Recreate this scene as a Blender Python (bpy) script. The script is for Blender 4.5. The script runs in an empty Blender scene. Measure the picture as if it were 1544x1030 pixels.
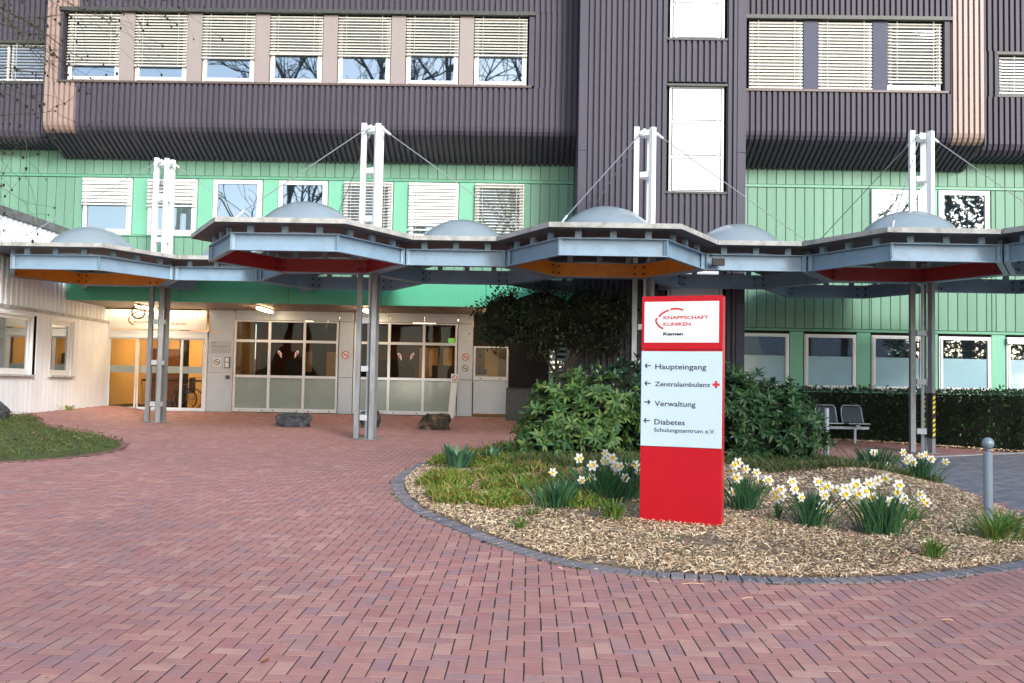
import bpy, math, random
import numpy as np
from mathutils import Vector, Matrix
R = math.radians
random.seed(7)
rng = np.random.default_rng(7)
S = bpy.context.scene
COL = S.collection

# ------------------------------------------------------------------ camera
cam = bpy.data.cameras.new('camera'); co = bpy.data.objects.new('camera', cam); COL.objects.link(co)
cam.sensor_width = 36.0; cam.lens = 32.96; cam.clip_start = 0.05; cam.clip_end = 3000
_p, _y, _r = 0.0496, 0.0188, 0.0190
fw = Vector((-math.sin(_y)*math.cos(_p), math.cos(_y)*math.cos(_p), math.sin(_p)))
r0 = Vector((math.cos(_y), math.sin(_y), 0)); u0 = r0.cross(fw)
rt = r0*math.cos(_r) + u0*math.sin(_r); up = -r0*math.sin(_r) + u0*math.cos(_r)
m = Matrix((rt, up, -fw)).transposed().to_4x4(); m.translation = Vector((0, 0, 1.6))
co.matrix_world = m; S.camera = co

# ------------------------------------------------------------------ sky, sun, exposure
SUN_EL, SUN_AZ = 26.0, 152.0            # azimuth clockwise from +Y
w = bpy.data.worlds.new('World'); S.world = w; w.use_nodes = True
wn = w.node_tree; bg = wn.nodes['Background']
sky = wn.nodes.new('ShaderNodeTexSky'); sky.sky_type = 'NISHITA'; sky.sun_disc = False
sky.sun_elevation = R(SUN_EL); sky.sun_rotation = R(SUN_AZ); sky.dust_density = 1.2; sky.air_density = 1.0
hs = wn.nodes.new('ShaderNodeHueSaturation'); hs.inputs['Saturation'].default_value = 0.85
hs.inputs['Value'].default_value = 1.25
wn.links.new(sky.outputs[0], hs.inputs['Color']); wn.links.new(hs.outputs[0], bg.inputs['Color'])
bg.inputs['Strength'].default_value = 0.15
sl = bpy.data.lights.new('sun', 'SUN'); sl.energy = 2.15; sl.angle = R(16); sl.color = (1.0, 0.985, 0.96)
so = bpy.data.objects.new('sun', sl); COL.objects.link(so)
d = Vector((math.sin(R(SUN_AZ))*math.cos(R(SUN_EL)), math.cos(R(SUN_AZ))*math.cos(R(SUN_EL)), math.sin(R(SUN_EL))))
so.rotation_euler = d.to_track_quat('Z', 'Y').to_euler(); so.location = d*50
S.view_settings.view_transform = 'Standard'; S.view_settings.look = 'None'
S.view_settings.gamma = 1.0; S.view_settings.use_curve_mapping = False
S.view_settings.exposure = 0.82

# ------------------------------------------------------------------ helpers
def mat(name, col, rough=0.6, metal=0.0, var=0.0, scale=4.0, bump=0.0, bscale=60.0, spec=0.5,
        cols=None, rnd=None, dirt=None, dirt_amt=0.0, dirt_scale=1.5, stretch=None, emit=None, es=1.0,
        coat=0.0, sss=0.0, cells=None):
    M = bpy.data.materials.new(name); M.use_nodes = True
    nt = M.node_tree; N = nt.nodes; L = nt.links; b = N['Principled BSDF']
    b.inputs['Roughness'].default_value = rough; b.inputs['Metallic'].default_value = metal
    b.inputs['Specular IOR Level'].default_value = spec; b.inputs['Coat Weight'].default_value = coat
    geo = N.new('ShaderNodeNewGeometry'); pos = geo.outputs['Position']
    if stretch:
        mp = N.new('ShaderNodeMapping'); mp.inputs['Scale'].default_value = stretch
        L.new(pos, mp.inputs['Vector']); spos = mp.outputs[0]
    else: spos = pos
    if cols:
        cr = N.new('ShaderNodeValToRGB'); cr.color_ramp.interpolation = 'LINEAR'
        e = cr.color_ramp.elements
        while len(e) < len(cols): e.new(0.5)
        for i, c in enumerate(cols):
            e[i].position = i/(len(cols)-1); e[i].color = (*c, 1)
        if rnd == 'object':
            oi = N.new('ShaderNodeObjectInfo'); L.new(oi.outputs['Random'], cr.inputs[0])
        elif rnd == 'island': L.new(geo.outputs['Random Per Island'], cr.inputs[0])
        else:
            n0 = N.new('ShaderNodeTexNoise'); n0.inputs['Scale'].default_value = scale
            n0.inputs['Detail'].default_value = 6; L.new(spos, n0.inputs['Vector'])
            mr = N.new('ShaderNodeMapRange'); mr.inputs['From Min'].default_value = .3; mr.inputs['From Max'].default_value = .7
            L.new(n0.outputs['Fac'], mr.inputs['Value']); L.new(mr.outputs[0], cr.inputs[0])
        c_out = cr.outputs[0]
    else:
        rgb = N.new('ShaderNodeRGB'); rgb.outputs[0].default_value = (*col, 1); c_out = rgb.outputs[0]
    if var:
        n1 = N.new('ShaderNodeTexNoise'); n1.inputs['Scale'].default_value = scale; n1.inputs['Detail'].default_value = 8
        n1.inputs['Roughness'].default_value = .65
        L.new(spos, n1.inputs['Vector'])
        mr = N.new('ShaderNodeMapRange'); mr.inputs['From Min'].default_value = .25; mr.inputs['From Max'].default_value = .75
        mr.inputs['To Min'].default_value = 1-var; mr.inputs['To Max'].default_value = 1+var
        L.new(n1.outputs['Fac'], mr.inputs['Value'])
        mx = N.new('ShaderNodeMix'); mx.data_type = 'RGBA'; mx.blend_type = 'MULTIPLY'; mx.inputs['Factor'].default_value = 1
        L.new(c_out, mx.inputs['A']); L.new(mr.outputs[0], mx.inputs['B']); c_out = mx.outputs['Result']
    if dirt:
        n2 = N.new('ShaderNodeTexNoise'); n2.inputs['Scale'].default_value = dirt_scale; n2.inputs['Detail'].default_value = 10
        n2.inputs['Roughness'].default_value = .7
        L.new(spos, n2.inputs['Vector'])
        mr = N.new('ShaderNodeMapRange'); mr.inputs['From Min'].default_value = .48; mr.inputs['From Max'].default_value = .72
        mr.inputs['To Max'].default_value = dirt_amt; mr.clamp = True
        L.new(n2.outputs['Fac'], mr.inputs['Value'])
        mx = N.new('ShaderNodeMix'); mx.data_type = 'RGBA'; L.new(mr.outputs[0], mx.inputs['Factor'])
        L.new(c_out, mx.inputs['A']); mx.inputs['B'].default_value = (*dirt, 1); c_out = mx.outputs['Result']
    L.new(c_out, b.inputs['Base Color'])
    if bump:
        n3 = N.new('ShaderNodeTexNoise'); n3.inputs['Scale'].default_value = bscale; n3.inputs['Detail'].default_value = 6
        L.new(pos, n3.inputs['Vector'])
        bp = N.new('ShaderNodeBump'); bp.inputs['Strength'].default_value = 1; bp.inputs['Distance'].default_value = bump
        L.new(n3.outputs['Fac'], bp.inputs['Height']); L.new(bp.outputs[0], b.inputs['Normal'])
    if emit:
        b.inputs['Emission Color'].default_value = (*emit, 1); b.inputs['Emission Strength'].default_value = es
    if sss:
        b.inputs['Transmission Weight'].default_value = sss
    return M

def leaf_mat(name, cols, rough=.35, spec=.5, trans=.25):
    M = mat(name, cols[0], rough=rough, cols=cols, rnd='island', spec=spec)
    nt = M.node_tree; b = nt.nodes['Principled BSDF']; out = nt.nodes['Material Output']
    t = nt.nodes.new('ShaderNodeBsdfTranslucent'); src = b.inputs['Base Color'].links[0].from_socket
    nt.links.new(src, t.inputs['Color']); mx = nt.nodes.new('ShaderNodeMixShader'); mx.inputs[0].default_value = trans
    nt.links.new(b.outputs[0], mx.inputs[1]); nt.links.new(t.outputs[0], mx.inputs[2]); nt.links.new(mx.outputs[0], out.inputs[0])
    return M

def glass_mat(name, back, refl, tint=(1, 1, 1), transparent=0.0, wav=0.002):
    M = bpy.data.materials.new(name); M.use_nodes = True; nt = M.node_tree; N = nt.nodes; L = nt.links
    for n in list(N):
        if n.type == 'BSDF_PRINCIPLED': N.remove(n)
    out = N['Material Output']
    gl = N.new('ShaderNodeBsdfGlossy'); gl.inputs['Roughness'].default_value = .015; gl.inputs['Color'].default_value = (*tint, 1)
    if transparent:
        bk = N.new('ShaderNodeBsdfTransparent'); bk.inputs['Color'].default_value = (*back, 1)
    else:
        bk = N.new('ShaderNodeBsdfDiffuse'); bk.inputs['Color'].default_value = (*back, 1)
    lw = N.new('ShaderNodeLayerWeight'); lw.inputs['Blend'].default_value = .25
    ad = N.new('ShaderNodeMath'); ad.operation = 'ADD'; ad.use_clamp = True; ad.inputs[1].default_value = refl
    L.new(lw.outputs['Fresnel'], ad.inputs[0])
    mx = N.new('ShaderNodeMixShader'); L.new(ad.outputs[0], mx.inputs[0])
    L.new(bk.outputs[0], mx.inputs[1]); L.new(gl.outputs[0], mx.inputs[2]); L.new(mx.outputs[0], out.inputs[0])
    n3 = N.new('ShaderNodeTexNoise'); n3.inputs['Scale'].default_value = 1.3; n3.inputs['Detail'].default_value = 1
    geo = N.new('ShaderNodeNewGeometry'); L.new(geo.outputs['Position'], n3.inputs['Vector'])
    bp = N.new('ShaderNodeBump'); bp.inputs['Distance'].default_value = wav*4; L.new(n3.outputs['Fac'], bp.inputs['Height'])
    L.new(bp.outputs[0], gl.inputs['Normal'])
    return M

class MB:
    """collects geometry in world coordinates; build() links it as one mesh object"""
    def __init__(s): s.v = []; s.f = []; s.mi = []; s.n = 0
    def add(s, v, f, mi=0):
        b = s.n; s.v.extend(v); s.n += len(v)
        s.f.extend([tuple(b+i for i in q) for q in f]); s.mi.extend([mi]*len(f)); return s
    def box(s, x0, x1, y0, y1, z0, z1, mi=0):
        v = [(x0,y0,z0),(x1,y0,z0),(x1,y1,z0),(x0,y1,z0),(x0,y0,z1),(x1,y0,z1),(x1,y1,z1),(x0,y1,z1)]
        return s.add(v, [(0,3,2,1),(4,5,6,7),(0,1,5,4),(1,2,6,5),(2,3,7,6),(3,0,4,7)], mi)
    def bbox(s, x0, x1, y0, y1, z0, z1, b=.004, mi=0):
        """box with chamfered front (-y) edges"""
        v = [(x0,y0+b,z0),(x1,y0+b,z0),(x1,y0+b,z1),(x0,y0+b,z1),(x0+b,y0,z0+b),(x1-b,y0,z0+b),(x1-b,y0,z1-b),(x0+b,y0,z1-b),
             (x0,y1,z0),(x1,y1,z0),(x1,y1,z1),(x0,y1,z1)]
        return s.add(v, [(4,5,6,7),(0,1,5,4),(1,2,6,5),(2,3,7,6),(3,0,4,7),(8,9,1,0),(9,10,2,1),(10,11,3,2),(11,8,0,3),(8,11,10,9)], mi)
    def prism(s, poly, z0, z1, mi=0):
        n = len(poly)
        z0f = z0 if callable(z0) else (lambda x, y: z0); z1f = z1 if callable(z1) else (lambda x, y: z1)
        v = [(x, y, z0f(x, y)) for x, y in poly] + [(x, y, z1f(x, y)) for x, y in poly]
        f = [tuple(range(n-1, -1, -1)), tuple(range(n, 2*n))] + [(i, (i+1) % n, n+(i+1) % n, n+i) for i in range(n)]
        return s.add(v, f, mi)
    def tube(s, pts, rad, seg=8, mi=0, cap=True):
        pts = [Vector(p) for p in pts]; n = len(pts)
        if not hasattr(rad, '__len__'): rad = [rad]*n
        v = []; ref = Vector((0, 0, 1))
        t0 = (pts[1]-pts[0]).normalized()
        if abs(t0.dot(ref)) > .9: ref = Vector((1, 0, 0))
        a = t0.cross(ref).normalized()
        for i, p in enumerate(pts):
            t = (pts[min(i+1, n-1)]-pts[max(i-1, 0)]).normalized()
            a = (a - t*a.dot(t)).normalized(); b = t.cross(a)
            for k in range(seg):
                an = 2*math.pi*k/seg; v.append(tuple(p + (a*math.cos(an)+b*math.sin(an))*rad[i]))
        f = [(i*seg+k, i*seg+(k+1) % seg, (i+1)*seg+(k+1) % seg, (i+1)*seg+k) for i in range(n-1) for k in range(seg)]
        if cap: f += [tuple(range(seg-1, -1, -1)), tuple((n-1)*seg+k for k in range(seg))]
        return s.add(v, f, mi)
    def lathe(s, c, prof, seg=20, mi=0):
        v = []; n = len(prof)
        for r_, z in prof:
            for k in range(seg):
                a = 2*math.pi*k/seg; v.append((c[0]+r_*math.cos(a), c[1]+r_*math.sin(a), c[2]+z))
        f = [(i*seg+k, i*seg+(k+1) % seg, (i+1)*seg+(k+1) % seg, (i+1)*seg+k) for i in range(n-1) for k in range(seg)]
        f += [tuple(range(seg-1, -1, -1)), tuple((n-1)*seg+k for k in range(seg))]
        return s.add(v, f, mi)
    def ngon(s, pts, mi=0): return s.add([tuple(p) for p in pts], [tuple(range(len(pts)))], mi)
    def mesh(s, name, mats, off=(0, 0, 0), smooth=False):
        me = bpy.data.meshes.new(name)
        ox, oy, oz = off
        me.from_pydata([(x-ox, y-oy, z-oz) for x, y, z in s.v], [], s.f)
        for M in (mats if isinstance(mats, (list, tuple)) else [mats]): me.materials.append(M)
        if any(s.mi): me.polygons.foreach_set('material_index', s.mi)
        if smooth: me.polygons.foreach_set('use_smooth', [True]*len(me.polygons))
        me.update(); return me
    def build(s, name, mats, parent=None, smooth=False, off=None):
        o = off if off is not None else (WL.get(parent.name, (0, 0, 0)) if parent else (0, 0, 0))
        return link(name, s.mesh(name, mats, o, smooth), parent)
WL = {}                                     # world location of things, so that parts can be given in world metres
def link(name, me, parent=None):
    o = bpy.data.objects.new(name, me); COL.objects.link(o)
    if parent:
        o.parent = parent; WL[o.name] = WL.get(parent.name, (0, 0, 0))
    return o
def thing(name, label, cat, loc=(0, 0, 0), group=None, rz=0):
    o = bpy.data.objects.new(name, None); COL.objects.link(o); o.location = loc; o.rotation_euler = (0, 0, rz)
    o.empty_display_size = .2
    o['label'] = label; o['category'] = cat
    if group: o['group'] = group
    WL[o.name] = tuple(loc); return o
def tag(o, label, cat, group=None):
    o['label'] = label; o['category'] = cat
    if group: o['group'] = group
    return o
def struct(o): o['kind'] = 'structure'; return o
def stuff(o): o['kind'] = 'stuff'; return o
def origin_to(o, loc):
    """give a mesh made in world coordinates its own base point"""
    o.data.transform(Matrix.Translation(-Vector(loc))); o.location = loc; return o
def part_copy(me, name, loc, parent, rot=None, scale=None):
    o = bpy.data.objects.new(name, me); COL.objects.link(o); o.parent = parent
    pl = WL.get(parent.name, (0, 0, 0)); o.location = (loc[0]-pl[0], loc[1]-pl[1], loc[2]-pl[2])
    if rot: o.rotation_euler = rot
    if scale: o.scale = scale
    return o
_tc = {}
def text_pts(s, bold=0.0, space=1.0):
    k = (s, bold, space)
    if k in _tc: return _tc[k]
    cu = bpy.data.curves.new('text', 'FONT'); cu.body = s; cu.size = 1; cu.offset = bold; cu.extrude = 0; cu.resolution_u = 3
    cu.space_character = space
    ob = bpy.data.objects.new('text', cu); COL.objects.link(ob)
    bpy.context.view_layer.update()
    dg = bpy.context.evaluated_depsgraph_get(); me = bpy.data.meshes.new_from_object(ob.evaluated_get(dg))
    v = [tuple(x.co) for x in me.vertices]; f = [tuple(p.vertices) for p in me.polygons]
    bpy.data.objects.remove(ob); bpy.data.curves.remove(cu); bpy.data.meshes.remove(me)
    _tc[k] = (v, f); return v, f
def text_xz(mb, s, x0, x1, zb, cap, y, bold=0.0, mi=0, space=1.0, mirror=False):
    """lettering in the x-z plane at depth y: from x0 to x1, baseline zb, capital height cap"""
    v, f = text_pts(s, bold, space); capv, _ = text_pts('H', bold, 1.0)
    ch = max(p[1] for p in capv)-min(p[1] for p in capv); mnx = min(p[0] for p in v); mxx = max(p[0] for p in v)
    sx = (x1-x0)/(mxx-mnx); sz = cap/ch
    mb.add([(x0+(p[0]-mnx)*sx, y, zb+p[1]*sz) for p in v], f, mi)

def smooth(t): t = min(1, max(0, t)); return t*t*(3-2*t)
def G(x, y):
    """ground height: the forecourt climbs towards the doors"""
    b = .0262*y - .005*x
    b1 = .19*smooth((-9.7-x)/1.6)*smooth((y-14)/5)
    b2 = max(0, .80-.0262*25.6+.005*x)*smooth((y-22.6)/2.6)*(1 if x < 1 else 0)
    return b+max(b1, b2)
def Gp(x, y): return G(x, y)

def catmull(P, n=8):
    out = []; N = len(P)
    for i in range(N):
        p0, p1, p2, p3 = [np.array(P[(i+k-1) % N], float) for k in range(4)]
        for j in range(n):
            t = j/n
            out.append(tuple(.5*((2*p1)+(-p0+p2)*t+(2*p0-5*p1+4*p2-p3)*t*t+(-p0+3*p1-3*p2+p3)*t**3)))
    return out
def inside(poly, X, Y):
    X = np.asarray(X); Y = np.asarray(Y); c = np.zeros(X.shape, bool); n = len(poly)
    for i in range(n):
        x1, y1 = poly[i]; x2, y2 = poly[(i+1) % n]
        if y1 == y2: continue
        k = ((y1 > Y) != (y2 > Y)) & (X < (x2-x1)*(Y-y1)/(y2-y1)+x1); c ^= k
    return c
def offset_poly(P, dd):
    n = len(P); out = []
    A = sum(P[i][0]*P[(i+1) % n][1]-P[(i+1) % n][0]*P[i][1] for i in range(n)); sg = 1 if A > 0 else -1
    for i in range(n):
        a = Vector(P[i-1]); b = Vector(P[(i+1) % n]); t = (b-a).normalized(); nn = Vector((t.y, -t.x))*sg
        out.append((P[i][0]+nn.x*dd, P[i][1]+nn.y*dd))
    return out

# ------------------------------------------------------------------ materials
BR = [(.36,.165,.15), (.40,.20,.172), (.335,.175,.175), (.42,.225,.185), (.375,.185,.168), (.315,.185,.19), (.45,.26,.215), (.35,.16,.155), (.39,.205,.18), (.375,.19,.172)]
def brick_mat(name, cols, rnd):
    return mat(name, cols[0], rough=.78, cols=cols, rnd=rnd, var=.16, scale=7, dirt=(.17,.115,.125), dirt_amt=.5, dirt_scale=.42, bump=.0012, bscale=160, spec=.3)
m_brick = brick_mat('clay_paver', BR, 'island'); m_brick_o = brick_mat('clay_paver_single', BR, 'object')
GRY = [(.17,.17,.20), (.21,.21,.235), (.15,.15,.18), (.24,.235,.25)]
m_road = mat('grey_paver', GRY[0], rough=.8, cols=GRY, rnd='island', var=.12, scale=9, dirt=(.3,.29,.29), dirt_amt=.3, dirt_scale=.7, bump=.002, bscale=120, spec=.3)
KB = [(.15,.145,.165), (.20,.185,.20), (.12,.12,.14), (.23,.19,.19)]
m_kerb = mat('kerb_brick', KB[0], rough=.75, cols=KB, rnd='object', var=.2, scale=12, dirt=(.26,.22,.2), dirt_amt=.3, bump=.003, bscale=100)
m_joint = mat('joint_sand', (.022,.018,.015), rough=.95, var=.3, scale=30)
m_ground = mat('earth', (.10,.085,.06), rough=.95, cols=[(.05,.06,.025), (.10,.09,.06)], scale=.4)
m_ribs = mat('brown_cladding', (.076,.068,.088), rough=.5, var=.12, scale=1.2, stretch=(1.5,1,.25), spec=.22)
m_ribs_t = mat('tower_cladding', (.072,.066,.088), rough=.5, spec=.25, var=.16, scale=1.0, stretch=(2.5,1,.15))
m_core = mat('dark_core', (.012,.010,.011), rough=.8)
m_tan = mat('tan_cladding', (.33,.235,.20), rough=.45, var=.10, scale=2, stretch=(2,1,.4))
m_pier = mat('rose_pier', (.30,.252,.24), rough=.5, var=.07, scale=3, stretch=(2,1,.3))
m_pierd = mat('slate_pier', (.085,.088,.13), rough=.6, spec=.2, var=.08, scale=2)
m_flash = mat('flashing', (.045,.048,.045), rough=.5, var=.35, scale=14, dirt=(.12,.13,.06), dirt_amt=.5, dirt_scale=9)
m_sill = mat('sill_brown', (.11,.075,.065), rough=.45, var=.15, scale=8)
m_green = mat('green_panel', (.16,.40,.25), rough=.45, spec=.3, cols=[(.135,.28,.195), (.165,.32,.225), (.15,.30,.21), (.175,.335,.24)], rnd='object', var=.09, scale=1.4, stretch=(2.5,1,.3), dirt=(.13,.24,.16), dirt_amt=.3, dirt_scale=2.5)
m_green2 = mat('green_pier', (.17,.46,.31), rough=.38, var=.06, scale=2, stretch=(2,1,.3))
m_green3 = mat('green_fascia', (.10,.46,.28), rough=.36, var=.12, scale=3, stretch=(4,1,.3), dirt=(.05,.2,.13), dirt_amt=.35, dirt_scale=3)
m_gtrim = mat('green_trim', (.12,.33,.21), rough=.4, var=.15, scale=6)
m_white = mat('white_frame', (.80,.80,.79), rough=.35, var=.04, scale=6)
m_wtower = mat('white_sky_pane', (.66,.68,.70), rough=.4, var=.03, scale=2)  # opaque white panes; blown-out sky reflection is put into the colour
m_blind = mat('cream_slat', (.64,.62,.55), rough=.35, var=.08, scale=6)
m_blindw = mat('white_slat', (.80,.78,.73), rough=.4, var=.05, scale=5)
m_louv = mat('pale_slat', (.66,.64,.60), rough=.4, var=.1, scale=6)
m_win = glass_mat('sky_glass', (.012,.02,.028), .40, tint=(.84,.94,1.0), wav=.0003)
m_winlow = glass_mat('front_glass', (.014,.02,.024), .42, tint=(.86,.95,1.0), wav=.0003)
m_film = mat('frost_film', (.30,.47,.54), rough=.12, var=.1, scale=2, spec=.8, coat=.6)
m_eglass = glass_mat('entrance_glass', (.70,.71,.70), .0, tint=(.55,.57,.6), transparent=1, wav=.001)
m_frost = mat('frosted_panel', (.30,.37,.36), rough=.12, var=.14, scale=1.3, spec=.7, coat=.5)
m_alu = mat('aluminium_panel', (.50,.55,.62), rough=.38, var=.07, scale=2.5, metal=.15)
m_frame = mat('aluminium_frame', (.72,.76,.82), rough=.35, var=.06, scale=5)  # white frames; the bluish colour stands in for cooler light
m_wing = mat('white_wing', (.82,.85,.90), rough=.5, var=.10, scale=2.2, stretch=(1,2,.35), dirt=(.55,.52,.50), dirt_amt=.25, dirt_scale=1.6)
m_wingtr = mat('wing_trim', (.50,.49,.48), rough=.6, var=.3, scale=9, dirt=(.12,.11,.10), dirt_amt=.7, dirt_scale=6)
m_roofdark = mat('roof_edge', (.12,.125,.13), rough=.6, var=.35, scale=6, dirt=(.35,.36,.35), dirt_amt=.6, dirt_scale=5)
m_soffit = mat('soffit_slat', (.23,.15,.095), rough=.45, var=.15, scale=5)
m_steel = mat('blue_steel', (.245,.365,.485), rough=.42, var=.10, scale=3, dirt=(.13,.16,.19), dirt_amt=.4, dirt_scale=2.2)
m_orange = mat('orange_steel', (.88,.27,.015), rough=.45, var=.10, scale=6, dirt=(.45,.10,.01), dirt_amt=.3, dirt_scale=4)
m_red = mat('red_steel', (.36,.02,.018), rough=.42, var=.15, scale=5)
m_bolt = mat('black_bolt', (.015,.015,.018), rough=.4)
m_slab = mat('weathered_slab', (.42,.42,.40), rough=.75, var=.25, scale=5, dirt=(.10,.105,.075), dirt_amt=.75, dirt_scale=3.2, bump=.002, bscale=60)
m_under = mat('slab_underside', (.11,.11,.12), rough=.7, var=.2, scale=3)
m_dome = mat('acrylic_dome', (.38,.47,.53), rough=.16, var=.10, scale=1.4, dirt=(.34,.39,.39), dirt_amt=.5, dirt_scale=2.0, spec=.6, coat=.5)
def dome_finish(M):
    nt = M.node_tree; b = nt.nodes['Principled BSDF']; out = nt.nodes['Material Output']
    tr = nt.nodes.new('ShaderNodeBsdfTransparent'); tr.inputs['Color'].default_value = (.72, .82, .88, 1)
    tl = nt.nodes.new('ShaderNodeBsdfTranslucent'); tl.inputs['Color'].default_value = (.62, .70, .75, 1)
    m1 = nt.nodes.new('ShaderNodeMixShader'); m1.inputs[0].default_value = .45; m2 = nt.nodes.new('ShaderNodeMixShader'); m2.inputs[0].default_value = .42
    nt.links.new(tl.outputs[0], m1.inputs[1]); nt.links.new(tr.outputs[0], m1.inputs[2])
    nt.links.new(b.outputs[0], m2.inputs[1]); nt.links.new(m1.outputs[0], m2.inputs[2]); nt.links.new(m2.outputs[0], out.inputs[0])
dome_finish(m_dome)
m_galv = mat('galvanised', (.23,.245,.26), rough=.5, metal=.35, var=.3, scale=7, stretch=(1,1,.3), dirt=(.17,.13,.10), dirt_amt=.5, dirt_scale=2.4)
m_wsteel = mat('white_steel', (.82,.83,.84), rough=.4, var=.05, scale=4)
m_pipe = mat('pale_pipe', (.60,.63,.66), rough=.35, var=.08, scale=6)
m_cable = mat('cable', (.34,.36,.38), rough=.4, metal=.5)
m_signred = mat('sign_red', (.47,.005,.014), rough=.35, var=.06, scale=2.0, spec=.3)
m_signside = mat('sign_side_red', (.50,.01,.02), rough=.35)
m_signw = mat('sign_white', (.74,.80,.82), rough=.4, spec=.3)
m_signb = mat('sign_pale_blue', (.52,.66,.74), rough=.4, spec=.3, var=.02, scale=3)
m_ink = mat('ink_navy', (.018,.024,.05), rough=.5)
m_inkr = mat('ink_red', (.58,.03,.035), rough=.45)
m_black = mat('black', (.012,.012,.013), rough=.6)
m_yellow = mat('hazard_yellow', (.75,.60,.03), rough=.5)
m_boll = mat('bollard_grey', (.26,.32,.38), rough=.35, metal=.2, var=.08, scale=8)
m_bench = mat('bench_tube', (.36,.42,.48), rough=.35, metal=.3)
m_mesh = mat('bench_mesh', (.035,.045,.07), rough=.5)
m_rock = mat('basalt', (.05,.052,.06), rough=.7, cols=[(.015,.017,.022), (.05,.055,.065), (.11,.115,.12)], scale=5, bump=.02, bscale=14)
m_rockb = mat('brown_rock', (.10,.07,.04), rough=.75, cols=[(.012,.012,.013), (.05,.038,.025), (.22,.15,.07)], scale=5, bump=.02, bscale=16)
m_granite = mat('dark_granite', (.05,.05,.05), rough=.35, cols=[(.012,.012,.013), (.05,.05,.052), (.16,.155,.15)], scale=45)
m_soil = mat('bed_soil', (.07,.05,.035), rough=.95, cols=[(.05,.036,.025), (.30,.22,.14)], scale=14, bump=.01, bscale=40)
m_chip = mat('mulch_chip', (.4,.3,.2), rough=.85, cols=[(.16,.09,.05), (.50,.33,.19), (.80,.61,.40), (.88,.73,.52), (.60,.40,.23), (.32,.20,.11), (.82,.66,.45), (.72,.53,.33)], rnd='island')
m_chipd = mat('dark_litter', (.1,.07,.05), rough=.85, cols=[(.04,.03,.022), (.13,.085,.05), (.26,.17,.10), (.06,.045,.03)], rnd='island')
m_lawn = mat('moss_lawn', (.07,.09,.02), rough=.95, cols=[(.02,.03,.008), (.075,.11,.015), (.05,.035,.02)], scale=3.5, bump=.02, bscale=40)
m_grass = leaf_mat('lawn_blade', [(.025,.05,.01), (.075,.13,.015), (.12,.15,.03), (.045,.08,.015)], rough=.6)
m_cover = leaf_mat('cover_leaf', [(.06,.16,.018), (.17,.33,.035), (.27,.36,.06), (.46,.25,.08), (.11,.24,.025), (.36,.20,.08), (.10,.22,.03), (.22,.36,.05)], rough=.5)
m_cover2 = leaf_mat('cover_leaf_dark', [(.03,.07,.02), (.07,.12,.03), (.12,.15,.04), (.17,.12,.05)], rough=.5)
m_daff = leaf_mat('daffodil_leaf', [(.022,.085,.04), (.035,.12,.05), (.06,.17,.055), (.03,.10,.055)], rough=.4)
m_petal = mat('petal_white', (.84,.83,.76), rough=.55, sss=0)
m_trump = mat('trumpet_yellow', (.90,.68,.03), rough=.5)
m_agap = leaf_mat('strap_leaf', [(.05,.14,.08), (.08,.20,.11), (.11,.25,.12)], rough=.4)
m_tuft = leaf_mat('tuft_leaf', [(.04,.13,.02), (.09,.21,.03), (.16,.28,.05), (.25,.20,.06)], rough=.5)
m_rhodo = leaf_mat('rhododendron_leaf', [(.05,.125,.035), (.08,.17,.045), (.15,.25,.06), (.045,.12,.05), (.22,.29,.07)], rough=.42, spec=.35)
m_rhodo2 = leaf_mat('rhododendron_leaf_dark', [(.018,.058,.022), (.035,.09,.03), (.065,.13,.04)], rough=.42, spec=.35)
m_laurel = leaf_mat('laurel_leaf', [(.010,.040,.020), (.02,.065,.025), (.035,.09,.03)], rough=.25, spec=.6)
m_hedge = leaf_mat('hedge_leaf', [(.008,.028,.010), (.016,.045,.014), (.028,.07,.018), (.05,.10,.02)], rough=.3, spec=.5, trans=.15)
m_holly = leaf_mat('evergreen_leaf', [(.008,.020,.010), (.015,.035,.013), (.025,.055,.018), (.05,.085,.035)], rough=.3, spec=.5, trans=.12)
m_inner = mat('shrub_shade', (.010,.014,.007), rough=.95)  # near-black colour stands in for shade deep inside the foliage
m_bark = mat('bark', (.06,.045,.035), rough=.9, var=.3, scale=12)
m_twig = mat('lichen_twig', (.10,.095,.055), rough=.9, cols=[(.03,.025,.02), (.085,.085,.04)], scale=9)
m_cone = mat('alder_cone', (.018,.013,.011), rough=.8)
m_warm = mat('warm_plaster', (.62,.42,.18), rough=.6, var=.08, scale=1.0)
m_hallw = mat('hall_wall', (.2,.09,.05), rough=.6, cols=[(.07,.03,.022), (.24,.10,.05)], scale=.9)
m_hallc = mat('hall_ceiling', (.22,.09,.06), rough=.6, var=.1, scale=2)
m_hallf = mat('hall_floor', (.16,.10,.07), rough=.25)
m_dark = mat('dark_furniture', (.02,.02,.025), rough=.5)
m_lamp = mat('lamp_glow', (1,.8,.55), emit=(1,.74,.42), es=14)
m_lampi = mat('hall_lamp_glow', (1,.8,.55), emit=(1,.72,.42), es=5)
m_exit = mat('green_exit', (.1,.5,.1), emit=(.35,.9,.15), es=.4)
m_paper = mat('paper_white', (.75,.75,.74), rough=.6)

# ------------------------------------------------------------------ ground sheets
mb = MB(); q = 900
g = lambda x, y: .0262*y-.005*x-.14
gs = [(-q,-q),(q,-q),(q,q),(-q,q)]
mb.ngon([(x, y, g(x, y)) for x, y in gs]); struct(mb.build('ground', m_ground))
# joint bed under all paving, follows the height field
NX, NY = 200, 180; xs = np.linspace(-16, 20, NX); ys = np.linspace(-6, 27, NY)
mb = MB(); mb.add([(x, y, G(x, y)-(.0021 if y < 18 else .012)) for y in ys for x in xs],
                  [(j*NX+i, j*NX+i+1, (j+1)*NX+i+1, (j+1)*NX+i) for j in range(NY-1) for i in range(NX-1)])
struct(mb.build('paving_bed', m_joint))

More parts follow.
